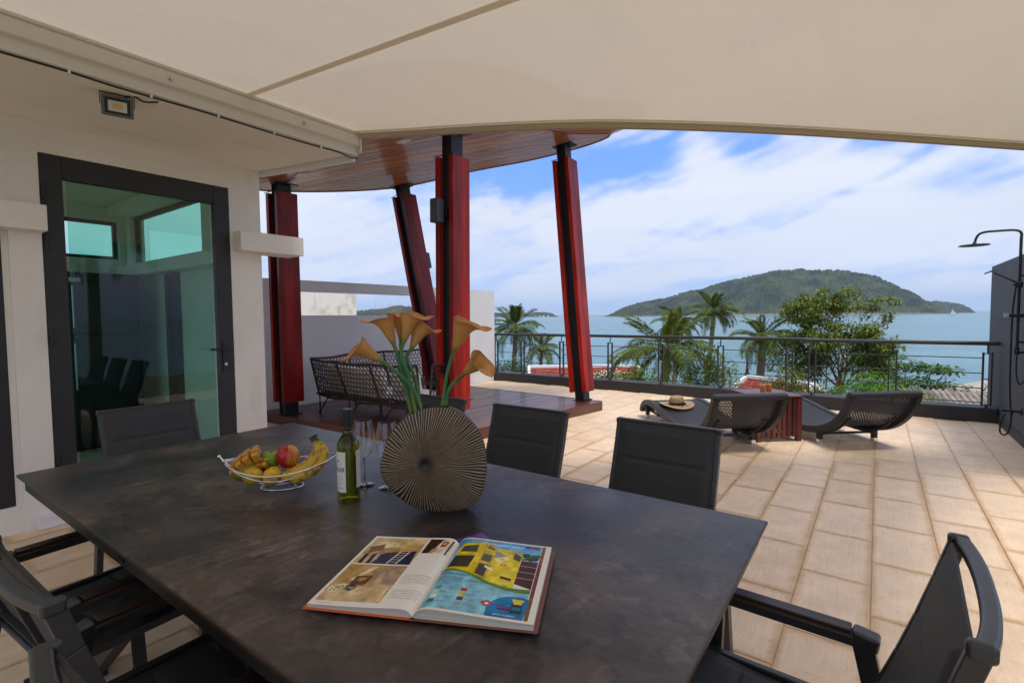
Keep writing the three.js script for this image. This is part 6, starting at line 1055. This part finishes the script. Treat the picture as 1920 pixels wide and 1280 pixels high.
// ---------------------------------------------------------------- roofs of the village
const roofTile = std({ map: rep(tex(256, 256, (u, v) => { const r = Math.floor(v * 24), c = u * 24 + (r % 2) * 0.5, f = md(c, 1), h = hash(Math.floor(c), r, 4), e = sstep(0.0, 0.25, md(v * 24, 1)) * (0.75 + 0.25 * Math.sin(f * Math.PI)); return [170 * e + (h - 0.5) * 50, 66 * e + (h - 0.5) * 26, 44 * e + (h - 0.5) * 20]; }), 0.28, 0.28), roughness: 0.8, bumpMap: rep(tex(256, 256, (u, v) => { const r = Math.floor(v * 24), f = md(u * 24 + (r % 2) * 0.5, 1); return 255 * (1 - md(v * 24, 1)) * (0.6 + 0.4 * Math.sin(f * Math.PI)); }, false), 0.28, 0.28), bumpScale: 0.05 });
function gable(name, label, cat, pos, turn, w, d, h, mat, o = {}) {   // ridge along x, eaves at +-d
  const t = thing(name, label, cat, pos, turn), ov = 0.25, pitch = Math.hypot(d, h);
  for (const s of [-1, 1]) part('roof_slope', sheet(1, 6, (u, v) => { const k = v, y = h * (1 - k) - (o.curve ?? 0) * Math.sin(Math.PI * k), z = s * d * k; return [lerp(-w, w, u), y, z]; }), mat, t);
  for (const s of [-1, 1]) { const g = t.children.at(s < 0 ? -2 : -1).geometry, uv = g.attributes.uv; for (let i = 0; i < uv.count; i++) uv.setXY(i, uv.getX(i) * 2 * w, uv.getY(i) * pitch); }
  if (o.trim) {
    part('ridge_cap', [bar([-w - 0.06, h + 0.05, 0], [w + 0.06, h + 0.05, 0], 0.22, 0.18, 0.03)], o.trim, t);
    for (const s of [-1, 1]) for (const q of [-1, 1]) part('barge_board', bar([q * (w + 0.03), h + 0.04, 0], [q * (w + 0.03), -0.02, s * d], 0.16, 0.22, 0.02), o.trim, t);
    for (const s of [-1, 1]) part('eave_board', bar([-w, -0.05, s * d], [w, -0.05, s * d], 0.08, 0.12, 0.01), o.trim, t);
  }
  if (o.finial) for (const q of o.finial) part('finial', [new THREE.ConeGeometry(0.09, 1.3, 8).translate(q * (w + 0.05), h + 0.7, 0), new THREE.ConeGeometry(0.16, 0.5, 8).translate(q * (w + 0.05), h + 0.3, 0), rod([q * (w + 0.05), h - 0.2, 0], [q * (w + 0.05), h + 0.4, 0], 0.08)], o.finialM, t);
  const H = pos[1] - GY;
  part('wall', [span(-w + ov, -H, -d + ov, w - ov, -0.04, d - ov), prism([[-w + ov, -d * 0.9], [-w + ov + 0.1, -d * 0.9], [-w + ov + 0.1, d * 0.9], [-w + ov, d * 0.9]], () => -0.05, (x, z) => 0)], M.wallWhite, t);
  return t;
}
const darkWood = std({ color: lin(0.05, 0.022, 0.016), roughness: 0.7 });
gable('village_house', 'left white trimmed house with red tiled roof, behind the seaward post', 'house', [-14.6, -2.75, -27.4], 0.62, 3.3, 2.6, 0.95, roofTile, { trim: M.wallWhite, curve: 0.12, finial: [1], finialM: darkWood });
gable('village_house', 'lower wing with red tiled roof just under the left village roof', 'house', [-13.8, -2.95, -24.4], 0.62, 3.2, 1.5, 0.55, roofTile, { trim: M.wallWhite, curve: 0.05 });
gable('village_house', 'right red tiled house with white gable and dark spire, behind the side table', 'house', [-3.75, -3.35, -26.6], -0.52, 1.75, 3.0, 1.5, roofTile, { trim: M.wallWhite, curve: 0.14, finial: [-1], finialM: darkWood });
{
  const t = thing('corrugated_shed', 'shed with a weathered grey corrugated roof beside the grey wall', 'shed', [3.6, -3.05, -25.4], 0.10);
  const sh = std({ map: rep(tex(256, 256, (u, v) => { const n = fbm(u * 6, v * 3, 5, 6, 3, 3), s = sstep(0.5, 0.7, fbm(u * 20, v * 4, 4, 20, 4, 9)); return [132 + n * 50 - s * 40, 122 + n * 46 - s * 44, 116 + n * 44 - s * 46]; }), 0.3), roughness: 0.9 });
  part('corrugated_roof', muv(sheet(640, 3, (u, v) => { const x = lerp(-3.0, 2.6, u); return [x, lerp(1.0, -0.2, v) + 0.045 * Math.sin(x * 2 * Math.PI / 0.21), lerp(-3.6, 3.4, v)]; }), 'z'), sh, t);
  part('wall', [span(-2.8, GY + 3.35, -3.4, 2.4, -0.3, 3.1)], M.agedWhite, t);
}
{
  const t = thing('shore_pavilion', 'pale roofed pavilion by the water next to the grey wall', 'pavilion', [6.9, -5.1, -54], 0.2);
  const pr = std({ color: lin(0.42, 0.36, 0.31), roughness: 0.8 });
  part('roof', [0, 1, 2, 3].map((k) => { const c = [[-2.6, -2.6], [2.6, -2.6], [2.6, 2.6], [-2.6, 2.6]], a = c[k], b = c[(k + 1) % 4]; return sheet(1, 4, (u, v) => [lerp(lerp(a[0], b[0], u), 0, v), 1.05 * v * (0.8 + 0.2 * v), lerp(lerp(a[1], b[1], u), 0, v)]); }), pr, t);
  part('eave_trim', [bar([-2.6, -0.06, 2.6], [2.6, -0.06, 2.6], 0.1, 0.16), bar([-2.6, -0.06, -2.6], [-2.6, -0.06, 2.6], 0.1, 0.16), bar([2.6, -0.06, -2.6], [2.6, -0.06, 2.6], 0.1, 0.16)], M.wallWhite, t);
  for (const x of [-2.1, 2.1]) for (const z of [-2.1, 2.1]) part('column', span(x - 0.12, -3.6, z - 0.12, x + 0.12, 0, z + 0.12), M.wallWhite, t);
}
{ // neighbour's weathered roof parapet seen through the wall opening
  const x = -10.4, t = thing('neighbour_parapet', "neighbour's weathered white parapet with a square hole, seen through the wall opening", 'wall', [x, 0, 0]);
  part('wall', [span(-0.3, -9, -7.76, 0, 1.42, -4.6), span(-0.3, 1.42, -7.76, 0, 1.72, -6.28), span(-0.3, 1.42, -5.9, 0, 1.72, -4.6), span(-0.3, 1.72, -7.76, 0, 2.02, -4.6)], M.agedWhite, t);
  const g = []; seed(12); for (let i = 0; i < 7; i++) { const z = -8.6 - i * 0.22 + rr(-0.1, 0.1); for (let k = 0; k < 3; k++) g.push(limb([rr(-0.1, 0.1), -3, z], [rr(-0.3, 0.3), rr(1.5, 1.9), z + rr(-0.3, 0.3)], 0.012, 0.004, 0.04)); }
  single('dry_twigs', 'thin bare twigs behind the parapet opening', 'plant', mergeGeometries(g.map((q) => q.translate(x - 2, 0, -1.6))), bark);
}
// tiny white houses on the far shore
{
  seed(61);
  const wm = std({ color: lin(0.72, 0.70, 0.66), roughness: 0.9 }), rm = std({ color: lin(0.35, 0.14, 0.09), roughness: 0.9 });
  for (let i = 0; i < 12; i++) {
    const az = (i < 7 ? lerp(-37.4, -34.9, i / 6) : lerp(-33.8, -31.9, (i - 7) / 4)) + rr(-0.12, 0.12), d = 5070 + rr(-20, 10), a = (az * Math.PI) / 180, w = rr(5, 11), h = rr(5, 9);
    const t = thing('shore_house', `${['first','second','third','fourth','fifth','sixth','seventh','eighth','ninth','tenth','eleventh','twelfth'][i]} tiny white house from the left on the far left island shore`, 'house', [Math.sin(a) * d, SEA + rr(3, 14), -Math.cos(a) * d], -a, 'tiny white houses on the far left island shore');
    part('wall', span(-w, -12, -5, w, h, 5), wm, t); part('roof', prism([[-w - 1, -6], [-w - 1, 6], [w + 1, 6], [w + 1, -6]], () => h + 0.01, (x) => h + 3 - Math.abs(x) * 0.28 / 1), rm, t);
  }
}
{ // sailing boat
  const a = (5.15 * Math.PI) / 180, d = 2000, t = thing('sailboat', 'white sailing boat on the sea left of the grey wall', 'sailboat', [Math.sin(a) * d, SEA, -Math.cos(a) * d], -0.5);
  const wh = std({ color: lin(0.8, 0.8, 0.8), roughness: 0.5 });
  part('hull', sheet(20, 10, (u, v) => { const s = u * 2 - 1, w = 2.3 * Math.pow(1 - Math.pow(Math.abs(s), 2.4), 0.7) + 0.05, th = (v - 0.5) * Math.PI; return [s * 9, 2.0 - 2.6 * Math.cos(th) * (1 - s * s * 0.35), w * Math.sin(th)]; }), wh, t);
  part('deck', sheet(20, 1, (u, v) => { const s = u * 2 - 1, w = 2.25 * Math.pow(1 - Math.pow(Math.abs(s), 2.4), 0.7) + 0.04; return [s * 8.95, 2.0, (v * 2 - 1) * w]; }), wh, t);
  part('cabin', rbox(6, 1.4, 2.6, 0.4, 2).translate(-0.5, 2.6, 0), wh, t);
  part('mast', rod([0.6, 1.8, 0], [0.6, 21, 0], 0.14), M.alu, t);
  const sail = std({ color: lin(0.85, 0.84, 0.82), roughness: 0.8 });
  part('mainsail', sheet(6, 12, (u, v) => [0.5 - u * 6.2 * (1 - v), 4.2 + v * 16.2, 0.7 * Math.sin(u * Math.PI) * (1 - v)]), sail, t);
  part('jib', sheet(6, 12, (u, v) => [lerp(lerp(8.6, 0.8, v), 0.9, u), 3 + v * 14.5 * (1 - u * 0.02), 0.8 * Math.sin(u * Math.PI) * (1 - v)]), sail, t);
}
// palms on the next plot, mirrored in the door glass
palm('palm tree on the neighbouring plot right of the terrace, mirrored in the glass door', 9.8, 4.5, -2.7, 2.1, 26, 301, 0, 0.17, 0.3);
palm('second palm tree on the neighbouring plot, mirrored in the glass door', 12.5, 4.7, -5.4, 2.2, 26, 311, 0, 0.17, 0.3);

renderer.render(scene, camera);
